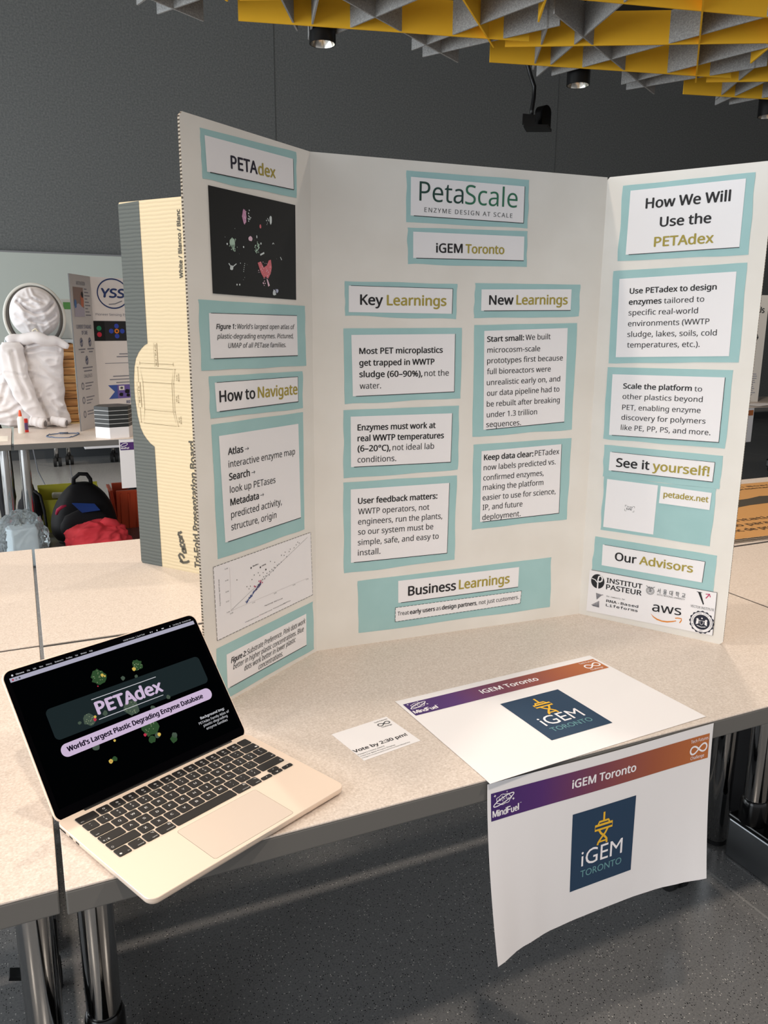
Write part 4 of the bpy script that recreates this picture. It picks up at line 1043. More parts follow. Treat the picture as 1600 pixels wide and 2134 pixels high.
for wd, w in (('Chrome', 0.0108), ('File', 0.0038), ('Edit', 0.0042), ('View', 0.0052), ('History', 0.0082), ('Bookmarks', 0.0120), ('Profiles', 0.0088), ('Tab', 0.0040), ('Window', 0.0088), ('Help', 0.0048)):
    b.text(wd, x, 0.2008, x + w, 0.2008, 0.0020, 1 if wd == 'Chrome' else 0, offw, Z); x += w + 0.0043
b.blob((0.0133, 0.2018), 0.0015, Z, offw, 12, 0.1)
b.text('iGEM Poster | Surf Fair', 0.1761, 0.2006, 0.2120, 0.2006, 0.0020, 0, offw, Z)
for u, r_ in ((0.2215, 0.0012), (0.2245, 0.001), (0.2330, 0.0013), (0.2560, 0.0011)):
    b.blob((u, 0.2014), r_, Z, offw, 8, 0.3, 2)
b.flat([(0.2410, 0.2008), (0.2450, 0.2008), (0.2450, 0.2022), (0.2410, 0.2022)], Z, offw)
b.text('Sat May 30  10:45:08 AM', 0.2613, 0.2006, 0.2939, 0.2006, 0.0019, 0, offw, Z)
for (c, rx, s_, m_, n_) in (((0.1210, 0.1622), 0.0125, 1, leaf, 18), ((0.1815, 0.1605), 0.0095, 2, leaf, 16), ((0.1534, 0.1489), 0.0038, 3, leaf2, 10), ((0.1733, 0.1452), 0.0030, 4, leaf2, 10),
                            ((0.0868, 0.1108), 0.0100, 5, leaf2, 14), ((0.1483, 0.1050), 0.0135, 6, leaf2, 16), ((0.1625, 0.0700), 0.0155, 7, leaf, 18), ((0.1590, 0.0520), 0.0060, 8, leaf, 12),
                            ((0.1895, 0.0400), 0.0062, 9, leaf, 12), ((0.1930, 0.0450), 0.0050, 10, leaf2, 10), ((0.0990, 0.0478), 0.0042, 11, leaf, 12), ((0.0814, 0.0722), 0.0058, 12, leaf2, 12), ((0.2070, 0.0999), 0.0038, 13, leaf2, 10),
                            ((0.1690, 0.0545), 0.0050, 14, leaf2, 10), ((0.1103, 0.1108), 0.0045, 15, leaf2, 10), ((0.0727, 0.1107), 0.0028, 16, leaf2, 9), ((0.1786, 0.0930), 0.0045, 17, leaf2, 10), ((0.1330, 0.1270), 0.0030, 18, leaf2, 9)):
    inpan = 0.0985 < c[1] < 0.1450 and 0.035 < c[0] < 0.279
    b.blob(c, rx, (Z + 0.0003 if inpan else Z), m_, n_, 0.32, s_)
    rn = random.Random(s_)
    if rx > 0.009:
        for k in range(16):
            a = rn.random() * 6.28; q = rx * 0.75 * math.sqrt(rn.random())
            b.blob((c[0] + q * math.cos(a), c[1] + q * math.sin(a)), 0.0006, Z + 0.0005, dot, 6, 0.2, k)
for (u, v, r_, m_) in ((0.1265, 0.1630, 0.0026, ylw), (0.1295, 0.1605, 0.0017, ylw), (0.1740, 0.1562, 0.0032, ylw), (0.0935, 0.1075, 0.0026, redm), (0.0950, 0.1110, 0.0022, ylw), (0.1515, 0.0617, 0.0026, redm), (0.1712, 0.0545, 0.0030, ylw), (0.0924, 0.0466, 0.0034, ylw), (0.0924, 0.0463, 0.0010, redm), (0.1079, 0.0707, 0.0020, ylw), (0.1148, 0.1500, 0.0011, redm)):
    b.blob((u, v), r_, Z + 0.0006, m_, 10, 0.2, 3)
b.flat(rrect(0.0355, 0.0990, 0.2795, 0.1432, 0.007), Z + 0.0002, panelm)
b.flat(rrect(0.0360, 0.0738, 0.2755, 0.0918, 0.0088), Z + 0.0007, lav)
b.stroke([(0.0990, 0.1350), (0.2010, 0.1345)], 0.0009, Z + 0.0004, offw); b.stroke([(0.0988, 0.1056), (0.2010, 0.1055)], 0.0009, Z + 0.0004, offw)
b.text('PETAdex', 0.1010, 0.1124, 0.2030, 0.1112, 0.0172, 4, lav, Z + 0.0008)
b.text("World's Largest Plastic Degrading Enzyme Database", 0.0447, 0.0802, 0.2590, 0.0795, 0.0066, 4, txtd, Z + 0.0009)
b.text('Background Img:', 0.2416, 0.0508, 0.2850, 0.0508, 0.0036, 1, offw, Z); b.text('PETAdex Family Atlas of', 0.2357, 0.0442, 0.2909, 0.0442, 0.0036, 0, offw, Z)
b.text('plastic-degrading', 0.2413, 0.0388, 0.2851, 0.0388, 0.0036, 0, offw, Z); b.text('enzyme families', 0.2439, 0.0331, 0.2825, 0.0331, 0.0036, 0, offw, Z)
b.build('screen_image', lid)

# ------------------------------------------------------------------ plain back of a second tri-fold board
K0 = Vector((0.2601, 1.2831, TZ)); KE = Vector((0.5947, -0.8039, 0)); KN = Vector((KE.y, -KE.x, 0))
km = lambda u, v, o: K0 + KE * u + Vector((0, 0, v)) + KN * o
kb_ = thing('presentation_board', 'kraft-backed tri-fold board seen from behind with grey stripe and printed diagram', 'display board', (0.55, 1.1, TZ))
b = B(km)
b.slab([km(u, v, 0) for u, v in ((0, 0.005), (0.004, 0), (0.3048, 0), (0.3048, 0.914), (0.004, 0.914), (0, 0.908))], KN * -0.004, kraft, edge_m)
bound = [(0.0706, 0.5790), (0.0600, 0.5745), (0.0500, 0.5675), (0.0380, 0.5560), (0.0274, 0.5411), (0.0205, 0.5200), (0.0166, 0.4925), (0.0150, 0.4660), (0.0154, 0.4406), (0.0205, 0.3980), (0.0285, 0.3664), (0.0375, 0.3500), (0.0487, 0.3376), (0.0605, 0.3275), (0.0739, 0.3206)]
b.add([km(u, v, 0.0006) for u, v in [(0.0002, 0.910), (0.0698, 0.9135), (0.0706, 0.5790)] + bound[1:] + [(0.0755, 0.0002), (0.004, 0.0002), (0.0002, 0.005)]], [tuple(range(2 + len(bound) + 3))], kraftgrey)
OFF = 0.0008
lw = 0.0009
outer = [(0.0403, 0.5185), (0.1522, 0.5179), (0.1448, 0.4828), (0.1446, 0.4128), (0.1542, 0.3776), (0.0416, 0.3793), (0.0474, 0.414), (0.0468, 0.4836)]
b.stroke(outer, lw, OFF, kraft_line, True)
for a, c in (((0.0468, 0.4836), (0.1448, 0.4828)), ((0.0474, 0.414), (0.1446, 0.4128)), ((0.0397, 0.5305), (0.153, 0.53)), ((0.0317, 0.5201), (0.0315, 0.4828)), ((0.0316, 0.4191), (0.0329, 0.381))):
    b.stroke([a, c], lw, OFF, kraft_line)
b.stroke([(0.1579, 0.5181), (0.1506, 0.483), (0.1505, 0.4131), (0.1596, 0.3779)], lw * 0.8, OFF, kraft_line)
for c in ((0.0397, 0.5305), (0.153, 0.53)):
    b.stroke([(c[0], c[1] - 0.004), (c[0], c[1] + 0.004)], lw, OFF, kraft_line)
for c in ((0.0317, 0.5201), (0.0329, 0.381), (0.1579, 0.5181), (0.1506, 0.483), (0.1505, 0.4131), (0.1596, 0.3779)):
    b.stroke([(c[0] - 0.003, c[1]), (c[0] + 0.003, c[1])], lw, OFF, kraft_line)
for q in ([(0.0918, 0.5803), (0.1016, 0.5805), (0.102, 0.5229), (0.0911, 0.5225)], [(0.0267, 0.4823), (0.0366, 0.4827), (0.0376, 0.4194), (0.0269, 0.4189)]):
    b.flat(q, OFF, kraft); b.stroke(q, lw * 0.7, OFF + 0.0002, kraft_line, True)
b.text('36 in / 91.4 cm', 0.0990, 0.5255, 0.0988, 0.5770, 0.0045, 1, kraft_line, OFF + 0.0003)
b.text('48 in / 1.2 m', 0.0342, 0.4300, 0.0340, 0.4720, 0.0045, 1, kraft_line, OFF + 0.0003)
for u, v, a, c in ((0.164, 0.498, '12 in', '30.5 cm'), (0.1595, 0.4455, '24 in', '61 cm'), (0.1645, 0.393, '12 in', '30.5 cm')):
    b.text(a, u, v - 0.007, u, v + 0.007, 0.0034, 1, kraft_line, OFF); b.text(c, u + 0.0062, v - 0.009, u + 0.0062, v + 0.010, 0.0034, 1, kraft_line, OFF)
b.text('White / Blanco / Blanc', 0.1984, 0.7331, 0.1984, 0.8863, 0.0105, 4, kraft_ink, OFF)
b.text('Tri-Fold Presentation Board', 0.2092, 0.0166, 0.2103, 0.3429, 0.0185, 4, kraft_ink, OFF)
# script name built from thick strokes
scr_pts = [[(0.1395, 0.0260), (0.1500, 0.0225), (0.1640, 0.0255), (0.1720, 0.0300)], [(0.1500, 0.0225), (0.1400, 0.0335), (0.1370, 0.0400), (0.1420, 0.0450), (0.1500, 0.0430), (0.1560, 0.0350)],
           [(0.1490, 0.0560), (0.1560, 0.0500), (0.1625, 0.0510), (0.1610, 0.0580), (0.1540, 0.0600), (0.1490, 0.0560)], [(0.1480, 0.0610), (0.1560, 0.0605), (0.1620, 0.0640)],
           [(0.1440, 0.0725), (0.1465, 0.0660), (0.1530, 0.0650), (0.1585, 0.0690), (0.1570, 0.0750)], [(0.1430, 0.0815), (0.1460, 0.0765), (0.1520, 0.0760), (0.1555, 0.0810), (0.1525, 0.0860), (0.1465, 0.0865), (0.1430, 0.0815)],
           [(0.1400, 0.0900), (0.1460, 0.0905), (0.1530, 0.0925)], [(0.1450, 0.0925), (0.1390, 0.0965), (0.1400, 0.1010), (0.1470, 0.1025), (0.1510, 0.1060)]]
for s_ in scr_pts:
    b.stroke(s_, 0.0066, OFF, kraft_ink)
b.build('side_panel', kb_, origin=kb_.location)
K1 = km(0.3048, 0, 0); K2 = K1 + Vector((0.609, 0.03, 0)); K3 = K2 + Vector((0.19, 0.238, 0))
for (a, c, nm) in ((K1, K2, 'center_panel'), (K2, K3, 'side_panel')):
    e_ = (c - a).normalized(); n_ = Vector((e_.y, -e_.x, 0))
    b = B(); b.slab([a, c, c + Vector((0, 0, 0.90)), a + Vector((0, 0, 0.90))], n_ * -0.004, kraft, edge_m); b.build(nm, kb_, origin=kb_.location)

# folded board lying flat on the right back table
FM0 = Vector((1.70, 0.80, TZ)); 
fk = thing('folded_board', 'folded kraft tri-fold board lying flat on the right back table', 'board', (2.2, 1.2, TZ))
fx = Vector((1.0, -0.045, 0)).normalized(); fy = Vector((0.045, 1.0, 0)).normalized()
fmap = lambda u, v, o: FM0 + fx * u + fy * v + Vector((0, 0, 0.0125 + o))
b = B(fmap)
b.slab([fmap(0, 0, 0), fmap(1.35, 0, 0), fmap(1.35, 0.66, 0), fmap(0, 0.66, 0)], (0, 0, -0.012), M('brown_kraft', (186, 140, 88), 0.85, 0, 0.15), edge_m)
wave = [(0.0, 0.33), (0.30, 0.34), (0.50, 0.375), (0.62, 0.385), (0.66, 0.41), (0.60, 0.43), (0.0, 0.42)]
b.flat([(0.40, 0.300), (0.62, 0.345), (0.86, 0.36), (1.35, 0.34), (1.35, 0.52), (1.05, 0.50), (0.86, 0.44), (0.78, 0.452), (0.70, 0.43), (0.40, 0.40)], 0.0006, M('dark_print', (62, 56, 46), 0.85))
bi = M('brown_print', (74, 54, 34), 0.85)
b.vdown = 1
for i, tx in enumerate(('White Presentation Board', 'Tablero blanco para presentaciones', "Tableau blanc de presentation & d'affichage")):
    v = 0.17 - i * 0.052
    b.text(tx, 0.02 + 0.02 * i, v, 0.80 + 0.03 * i, v, 0.027, 1, bi, 0.0006)
for i, tx in enumerate(('Presentation Boards', 'Tableros para presentaciones')):
    b.text(tx, 0.55, 0.60 - i * 0.035, 1.05, 0.60 - i * 0.035, 0.018, 1, bi, 0.0006)
b.build('board_stack', fk, origin=fk.location)

# ------------------------------------------------------------------ things on the far tables
fb = thing('presentation_board', 'far white tri-fold poster board with a blue circled logo behind the hexagon lamp', 'display board', (0.45, 4.5, TZ))
OF = fb.location
greyboard = M('grey_white_board', (206, 204, 206), 0.7); navyl = M('navy_logo', (44, 62, 112), 0.7)
softink = M('soft_grey_ink', (128, 130, 142), 0.7); darkpanel = M('dark_photo_panel', (40, 40, 44), 0.5)
A0 = Vector((0.316, 4.228, TZ)); A1 = Vector((0.452, 4.50, TZ)); cdir = Vector((0.9, 0.43, 0)).normalized(); A2 = A1 + cdir * 0.60


def pm(a, c):
    e = (c - a).normalized(); n = Vector((e.y, -e.x, 0))
    return lambda u, v, o: a + e * u + Vector((0, 0, v)) + n * o, n, (c - a).length


m1, n1, w1 = pm(A0, A1)
b = B(m1)
b.slab([m1(0, 0, 0), m1(w1, 0, 0), m1(w1, 0.914, 0), m1(0, 0.914, 0)], n1 * -0.006, greyboard, M('grey_board_edge', (96, 96, 98), 0.8))
O_ = 0.001
b.text('MOTIVATION', 0.09, 0.855, 0.215, 0.855, 0.022, 0, softink, O_)
b.flat([(0.035, 0.672), (0.180, 0.672), (0.180, 0.842), (0.035, 0.842)], O_, M('photo_brown', (150, 130, 124), 0.6))
b.flat([(0.035, 0.672), (0.180, 0.672), (0.180, 0.72), (0.10, 0.75), (0.035, 0.735)], O_ + 0.0005, M('photo_lilac', (182, 178, 196), 0.6))
b.blob((0.155, 0.765), 0.026, O_ + 0.001, M('photo_skin', (196, 118, 92), 0.6), 10, 0.2, 1, 0.045); b.blob((0.055, 0.745), 0.020, O_ + 0.001, M('photo_blue', (88, 124, 178), 0.6), 9, 0.2, 2, 0.03); b.blob((0.160, 0.80), 0.018, O_ + 0.0015, darkpanel, 8, 0.2, 3, 0.02)
for k in range(9):
    b.stroke([(0.195, 0.835 - 0.019 * k), (0.235 + 0.02 * ((k * 7) % 3), 0.835 - 0.019 * k)], 0.006, O_, softink)
b.text('CURRENT STANDARD', 0.045, 0.603, 0.265, 0.603, 0.022, 0, navyl, O_); b.text('OF CARE', 0.115, 0.568, 0.200, 0.568, 0.022, 0, navyl, O_)
for (u, v) in ((0.10, 0.523), (0.225, 0.523), (0.160, 0.415)):
    b.stroke([(u + 0.018 * math.cos(2 * PI * k / 14), v + 0.024 * math.sin(2 * PI * k / 14)) for k in range(14)], 0.009, O_, softink, True)
    b.stroke([(u, v - 0.024), (u, v + 0.018)], 0.007, O_, navyl); b.stroke([(u - 0.012, v), (u + 0.012, v + 0.01)], 0.007, O_, navyl)
for (u, v, w) in ((0.05, 0.482, 0.1), (0.18, 0.482, 0.1), (0.08, 0.465, 0.05), (0.20, 0.465, 0.06), (0.09, 0.372, 0.15), (0.105, 0.352, 0.12)):
    b.stroke([(u, v), (u + w, v)], 0.007, O_, softink)
b.text('CHALLENGES', 0.10, 0.312, 0.225, 0.312, 0.020, 0, softink, O_)
for i in range(3):
    v = 0.265 - i * 0.085
    b.stroke([(0.07 + 0.016 * math.cos(2 * PI * k / 12), v + 0.018 * math.sin(2 * PI * k / 12)) for k in range(12)], 0.009, O_, softink, True)
    for j in range(3 - (i == 2)):
        b.stroke([(0.11, v + 0.014 - 0.018 * j), (0.235 - 0.03 * j, v + 0.014 - 0.018 * j)], 0.006, O_, softink)
b.build('side_panel', fb, origin=OF)
m2, n2, w2 = pm(A1, A2)
b = B(m2)
b.slab([m2(0, 0, 0), m2(w2, 0, 0), m2(w2, 0.914, 0), m2(0, 0.914, 0)], n2 * -0.006, M('far_board_white', (226, 222, 222), 0.7), edge_m)
c = (0.150, 0.818)
b.stroke([(c[0] + 0.108 * math.cos(2 * PI * k / 44), c[1] + 0.089 * math.sin(2 * PI * k / 44)) for k in range(44)], 0.008, O_, navyl, True)
b.text('YSS', 0.060, 0.795, 0.225, 0.795, 0.052, 'B', navyl, O_)
b.stroke([(0.115, 0.752), (0.16, 0.756), (0.21, 0.775)], 0.006, O_, softink)
b.text('Pioneer Sensing Eye Tracker', 0.02, 0.683, 0.34, 0.683, 0.014, 0, softink, O_)
b.flat([(0.0, 0.528), (w2, 0.528), (w2, 0.650), (0.0, 0.650)], O_, darkpanel)
b.flat([(0.0, 0.528), (0.075, 0.528), (0.075, 0.650), (0.0, 0.650)], O_ + 0.0005, M('black_photo', (16, 18, 20), 0.5))
bl_ = M('button_blue', (52, 74, 176), 0.6)
for (u, v, m_) in ((0.035, 0.605, M('button_green', (36, 128, 92), 0.6)), (0.035, 0.567, M('button_red', (186, 40, 66), 0.6)), (0.158, 0.619, bl_), (0.158, 0.557, bl_), (0.119, 0.588, bl_), (0.197, 0.588, bl_), (0.158, 0.588, M('button_orange', (226, 128, 40), 0.6))):
    b.blob((u, v), 0.0165, O_ + 0.001, m_, 16, 0, 1, 0.0150)
b.blob((0.158, 0.588), 0.008, O_ + 0.0015, darkpanel, 10, 0, 1, 0.007)
for (u, v, w) in ((0.165, 0.445, 0.14), (0.145, 0.428, 0.18), (0.11, 0.305, 0.16), (0.085, 0.285, 0.22), (0.13, 0.265, 0.10)):
    b.stroke([(u, v), (u + w, v)], 0.006, O_, softink)
b.stroke([(0.06, 0.388), (w2, 0.388)], 0.003, O_, softink)
b.flat([(0.07, 0.250), (0.250, 0.250), (0.275, 0.208), (0.250, 0.163), (0.07, 0.163), (0.115, 0.207)], O_, M('banner_purple', (110, 92, 168), 0.6))
b.flat([(0.07, 0.250), (0.135, 0.250), (0.135, 0.163), (0.07, 0.163), (0.115, 0.207)], O_ + 0.0004, M('banner_blue', (66, 92, 168), 0.6))
for (u, v, r_) in ((0.158, 0.225, 0.018), (0.205, 0.205, 0.022), (0.160, 0.187, 0.018), (0.210, 0.180, 0.016)):
    b.blob((u, v), r_, O_ + 0.0008, M('black_photo', (16, 18, 20), 0.5), 10, 0.3, 2, r_ * 0.8)
b.flat([(0.145, 0.215), (0.185, 0.215), (0.185, 0.243), (0.145, 0.243)], O_ + 0.0012, paperwhite)
b.blob((0.165, 0.229), 0.012, O_ + 0.0016, grey_ink, 10, 0.2, 2, 0.009)
b.text('REGISTER', 0.195, 0.128, 0.31, 0.128, 0.018, 1, navyl, O_)
b.build('center_panel', fb, origin=OF)

# hexagonal lamp box: grey and black layers over a white foot
hx = Vector((0.478, 3.935, TZ)); hr = 0.108
hexl = thing('hexagon_box', 'hexagonal black layered box with white foot beside the far poster board', 'box', hx)
def hexring(r_, z, rot=0.17):
    return [(r_ * math.cos(rot + PI / 3 * k), r_ * math.sin(rot + PI / 3 * k), z) for k in range(6)]
b = B(); b.loft([hexring(hr, 0.0), hexring(hr, 0.062)], M('white_plastic', (240, 238, 240), 0.5)); b.build('foot', hexl, bevel=0.001)
b = B(); b.loft([hexring(hr, 0.0625), hexring(hr, 0.178)], M('charcoal_plastic', (44, 46, 46), 0.4)); bd = b.build('body', hexl, bevel=0.001)
b = B()
for k in range(4):
    z = 0.082 + k * 0.024
    b.loft([hexring(hr + 0.0012, z), hexring(hr + 0.0012, z + 0.0028)], M('pale_strip', (196, 198, 198), 0.5))
b.build('layer_line', bd)

# glue bottle, glue stick
t = thing('glue_bottle', 'white glue bottle with orange cap standing on the far table', 'glue bottle', (-0.012, 4.27, TZ))
b = B(); b.lathe((0, 0, 0), [(0.017, 0), (0.0185, 0.004), (0.0185, 0.085), (0.014, 0.096), (0.009, 0.10)], M('glue_white', (238, 232, 222), 0.45), 20); b.build('bottle', t, smooth=True, angle=40)
b = B(); b.lathe((0, 0, 0.1), [(0.0095, 0), (0.0095, 0.01), (0.005, 0.034), (0.003, 0.036)], M('orange_cap', (226, 88, 48), 0.5), 16); b.build('cap', t, smooth=True, angle=40)
t = thing('glue_stick', 'small purple and red glue stick beside the white glue bottle', 'glue stick', (0.0145, 4.315, TZ))
b = B(); b.lathe((0, 0, 0), [(0.0125, 0), (0.0125, 0.014)], M('red_plastic', (206, 52, 44), 0.5), 16); b.build('base', t, smooth=True, angle=40)
b = B(); b.lathe((0, 0, 0.0142), [(0.012, 0), (0.012, 0.042)], M('violet_label', (96, 74, 120), 0.5), 16); b.build('label_sleeve', t, smooth=True, angle=40)
b = B(); b.lathe((0, 0, 0.0565), [(0.0125, 0), (0.0125, 0.022), (0.01, 0.024)], M('red_plastic', (206, 52, 44), 0.5), 16); b.build('cap', t, smooth=True, angle=40)

# looped cable
pts = []
for k in range(40):
    a = 2 * PI * k / 38
    pts.append((0.205 + 0.085 * math.cos(a) + 0.010 * math.sin(3 * a), 4.06 + 0.085 * math.sin(a) + 0.02 * math.cos(2 * a), TZ + 0.0035 + 0.0035 * (k % 7 == 3) + 0.002 * math.sin(a)))
b = B(); b.tube(pts, 0.0032, M('slate_blue_cable', (86, 104, 132), 0.5), 8); b.tube([(0.19, 4.13, TZ + 0.008), (0.235, 4.118, TZ + 0.008)], 0.0055, M('cable_plug', (74, 84, 100), 0.4), 8)
o = b.build('usb_cable', smooth=True); tag(o, 'slate blue cable coiled in a loop on the far table', 'cable')
b = B(); b.slab([(-0.36, 3.93, TZ + 0.0012), (-0.085, 3.93, TZ + 0.0012), (-0.085, 4.16, TZ + 0.0012), (-0.36, 4.19, TZ + 0.0012)], (0, 0, -0.0008), M('cream_paper', (240, 234, 222), 0.7)); o = b.build('paper_sheet'); tag(o, 'plain cream paper sheet on the far table at the left edge', 'paper')

# beehive box
hv = thing('beehive_box', 'wooden slatted beehive box with metal lid behind the white suit', 'beehive', (0.13, 4.86, TZ))
b = B()
zz = 0.0
rn = random.Random(8)
for k in range(10):
    h_ = 0.05
    b.box((-0.18, -0.185, zz + 0.012), (0.205, 0.185, zz + 0.012 + h_ - 0.0035), wood); b.box((-0.178, -0.182, zz + 0.008), (0.203, 0.182, zz + 0.012), M('wood_gap', (70, 46, 26), 0.8)); zz += h_
b.build('hive_body', hv, bevel=0.002)
b = B(); b.box((-0.19, -0.20, 0.0), (0.215, 0.19, 0.0078), M('pale_wood', (206, 176, 120), 0.6)); b.build('bottom_board', hv)
b = B(); b.box((-0.19, -0.195, 0.5125), (0.214, 0.195, 0.535), M('galvanised_metal', (176, 182, 184), 0.35, 0.9)); b.build('lid', hv, bevel=0.003)
# pale box panel behind the hood
t = thing('foam_panel', 'pale grey panel with a green tape tab behind the beekeeper hood', 'panel', (0.25, 4.92, TZ + 0.535))
b = B(); b.box((-0.06, 0.0, 0.0005), (0.26, 0.06, 0.255), M('pale_grey_foam', (206, 210, 206), 0.8)); b.build('panel', t, bevel=0.003)
b = B(); b.box((0.058, -0.0012, 0.19), (0.12, 0.0002, 0.235), M('green_tape', (92, 150, 84), 0.7)); b.build('tape', t)

# beekeeper suit draped over the hive
suit = thing('beekeeper_suit', 'white beekeeper suit with hooped hood draped over the wooden hive', 'suit', (0.08, 4.60, TZ))
OS_ = suit.location


def ridge(x, z, s):
    """fold pattern: sharp ridges running mostly down the cloth, some across"""
    a = 1 - abs(noise.noise((x * 8 + z * 2.5 + s, z * 2.2, s)))
    c = 1 - abs(noise.noise((x * 5 - z * 6, z * 8 + x * 4, s + 5.0)))
    d = 1 - abs(noise.noise((x * 17 + z * 9, z * 10 - x * 6, s + 9.0)))
    return a ** 5 * 0.020 + c ** 6 * 0.016 + d ** 5 * 0.007


def seg_d(x, z, a, c):
    dx, dz = c[0] - a[0], c[1] - a[1]; t = ((x - a[0]) * dx + (z - a[1]) * dz) / (dx * dx + dz * dz); t = min(max(t, 0), 1)
    return math.hypot(x - a[0] - dx * t, z - a[1] - dz * t)


def creases(x, z, lines):
    v = 0.0
    for pts, dep, w in lines:
        d = min(seg_d(x, z, p_, q_) for p_, q_ in zip(pts, pts[1:]))
        v += dep * math.exp(-(d / w) ** 2) - dep * 0.7 * math.exp(-((d - w * 1.8) / w) ** 2)
    return v


def drape_rows(rows, y0, s, lines=(), n=110, nu=96, amp=1.0, zr=0.0):
    rings = []
    for j in range(n + 1):
        z = rows[0][0] + (rows[-1][0] - rows[0][0]) * j / n
        for (a, c) in zip(rows, rows[1:]):
            if a[0] >= z >= c[0] - 1e-9:
                t = (a[0] - z) / (a[0] - c[0]); t = t * t * (3 - 2 * t); xl, xr, dd, yy = [a[i] + (c[i] - a[i]) * t for i in (1, 2, 3, 4)]
                break
        cx, hw = (xl + xr) / 2, (xr - xl) / 2
        ring = []
        for k in range(nu):
            a = 2 * PI * k / nu
            sx_ = math.copysign(abs(math.cos(a)) ** 0.8, math.cos(a)); sy_ = math.sin(a)
            x = cx + hw * sx_ + 0.010 * noise.noise((z * 13, s, sx_)) ; f = max(0.0, sy_)
            y = y0 + yy - dd * (sy_ if sy_ > 0 else sy_ * 0.4)
            y -= (ridge(x, z, s) * amp - creases(x, z, lines)) * min(1.0, f * 2.5)
            ring.append((x, y, z + zr * noise.noise((x * 14, s, 3))))
        rings.append(ring)
    return rings


b = B()
fold = [([(0.045, 1.24), (0.05, 1.10), (0.075, 0.98), (0.12, 0.86), (0.15, 0.77)], 0.022, 0.010), ([(0.07, 1.205), (0.15, 1.225), (0.24, 1.21)], 0.012, 0.010), ([(0.10, 1.16), (0.20, 1.05), (0.25, 1.02)], 0.009, 0.014),
        ([(0.02, 0.90), (-0.06, 0.84), (-0.14, 0.82)], 0.012, 0.012), ([(0.17, 0.93), (0.21, 0.86), (0.26, 0.84)], 0.010, 0.012), ([(-0.03, 1.10), (-0.08, 0.98), (-0.11, 0.90)], 0.010, 0.012)]
b.loft(drape_rows([(1.275, 0.00, 0.22, 0.03, 0.0), (1.25, -0.055, 0.275, 0.05, 0), (1.19, -0.095, 0.270, 0.055, 0), (1.10, -0.115, 0.262, 0.06, 0), (1.0, -0.13, 0.258, 0.065, 0), (0.90, -0.15, 0.255, 0.07, 0), (0.84, -0.165, 0.262, 0.075, 0), (0.79, -0.165, 0.275, 0.07, 0), (0.757, -0.13, 0.285, 0.055, 0), (0.741, -0.09, 0.275, 0.03, 0)], 4.60, 1.0, fold), cloth)
b.build('suit_body', suit, smooth=True, origin=OS_)
b = B()
b.loft(drape_rows([(1.255, -0.075, 0.03, 0.025, -0.03), (1.22, -0.095, 0.045, 0.04, -0.045), (1.08, -0.09, 0.055, 0.042, -0.055), (0.95, -0.045, 0.085, 0.04, -0.065), (0.86, 0.005, 0.115, 0.036, -0.07), (0.80, 0.045, 0.135, 0.03, -0.075), (0.775, 0.07, 0.135, 0.016, -0.075)], 4.565, 6.0, [([(-0.02, 1.20), (0.0, 1.05), (0.04, 0.93)], 0.008, 0.012), ([(-0.07, 1.08), (0.03, 1.06)], 0.006, 0.008)], 70, 60, 0.55), cloth)
b.build('sleeve', suit, smooth=True, origin=OS_)
b = B()
col_ = []
for k in range(26):
    t_ = k / 25; col_.append((-0.045 + 0.345 * t_, 4.525 + 0.012 * math.sin(t_ * 9) + 0.03 * abs(t_ - 0.5), 1.262 + 0.018 * math.sin(t_ * 4.2) - 0.03 * max(0, t_ - 0.75) * 2 + 0.006 * math.sin(t_ * 17)))
b.tube(col_, [0.012 + 0.024 * math.sin(PI * min(1, (k + 2) / 27)) ** 0.6 + 0.002 * math.sin(k * 1.1) for k in range(26)], cloth, 16); b.build('collar', suit, smooth=True, origin=OS_)
for (x, y, z, dx, rr_) in ((0.098, 4.44, 0.771, 0.05, 0.032), (0.218, 4.45, 0.768, 0.055, 0.029)):
    b = B()
    pth = [(x - dx + dx * 1.5 * k / 14, y + 0.03 - 0.04 * k / 14, z + 0.014 - 0.016 * k / 14) for k in range(15)]
    b.tube(pth, [rr_ * (0.92 + 0.04 * math.sin(k * 1.3) + 0.03 * math.sin(k * 2.1) + 0.008 * k) for k in range(15)], cloth, 18); e_ = pth[-1]
    b.tube([(e_[0] - 0.002, e_[1], e_[2]), (e_[0] + 0.004, e_[1] - 0.002, e_[2])], rr_ * 0.62, M('grey_lining', (120, 114, 112), 0.9), 12); b.build('cuff', suit, smooth=True, origin=OS_)
# hood: a collapsed fabric face inside a stiff oval hoop
b = B(); n_, m_ = 64, 96
hl = [([(0.035, 1.50), (0.075, 1.455), (0.13, 1.430), (0.19, 1.445), (0.235, 1.490)], 0.026, 0.011), ([(0.10, 1.575), (0.115, 1.525), (0.15, 1.50)], 0.010, 0.008), ([(0.24, 1.42), (0.17, 1.37), (0.10, 1.385)], 0.014, 0.010), ([(0.02, 1.42), (0.08, 1.375)], 0.010, 0.009), ([(0.06, 1.49), (0.12, 1.515), (0.19, 1.49)], 0.010, 0.009), ([(0.13, 1.36), (0.15, 1.31)], 0.008, 0.008)]
rings = []
for j in range(1, n_):
    th = PI * j / n_
    ring = []
    for k in range(m_):
        a = 2 * PI * k / m_
        dx_, dy_, dz_ = math.sin(th) * math.cos(a), math.sin(th) * math.sin(a), -math.cos(th)
        x = 0.128 + 0.146 * dx_; z = 1.425 + 0.165 * dz_ - 0.02 * (dz_ < 0) * dz_; y = 4.745 + (0.10 if dy_ < 0 else 0.03) * dy_
        if dy_ < 0:
            y -= (ridge(x, z, 3.0) * 0.8 - creases(x, z, hl)) * min(1, -dy_ * 2)
        ring.append((x, y, z))
    rings.append(ring)
b.loft(rings, cloth)
b.build('hood', suit, smooth=True, origin=OS_)
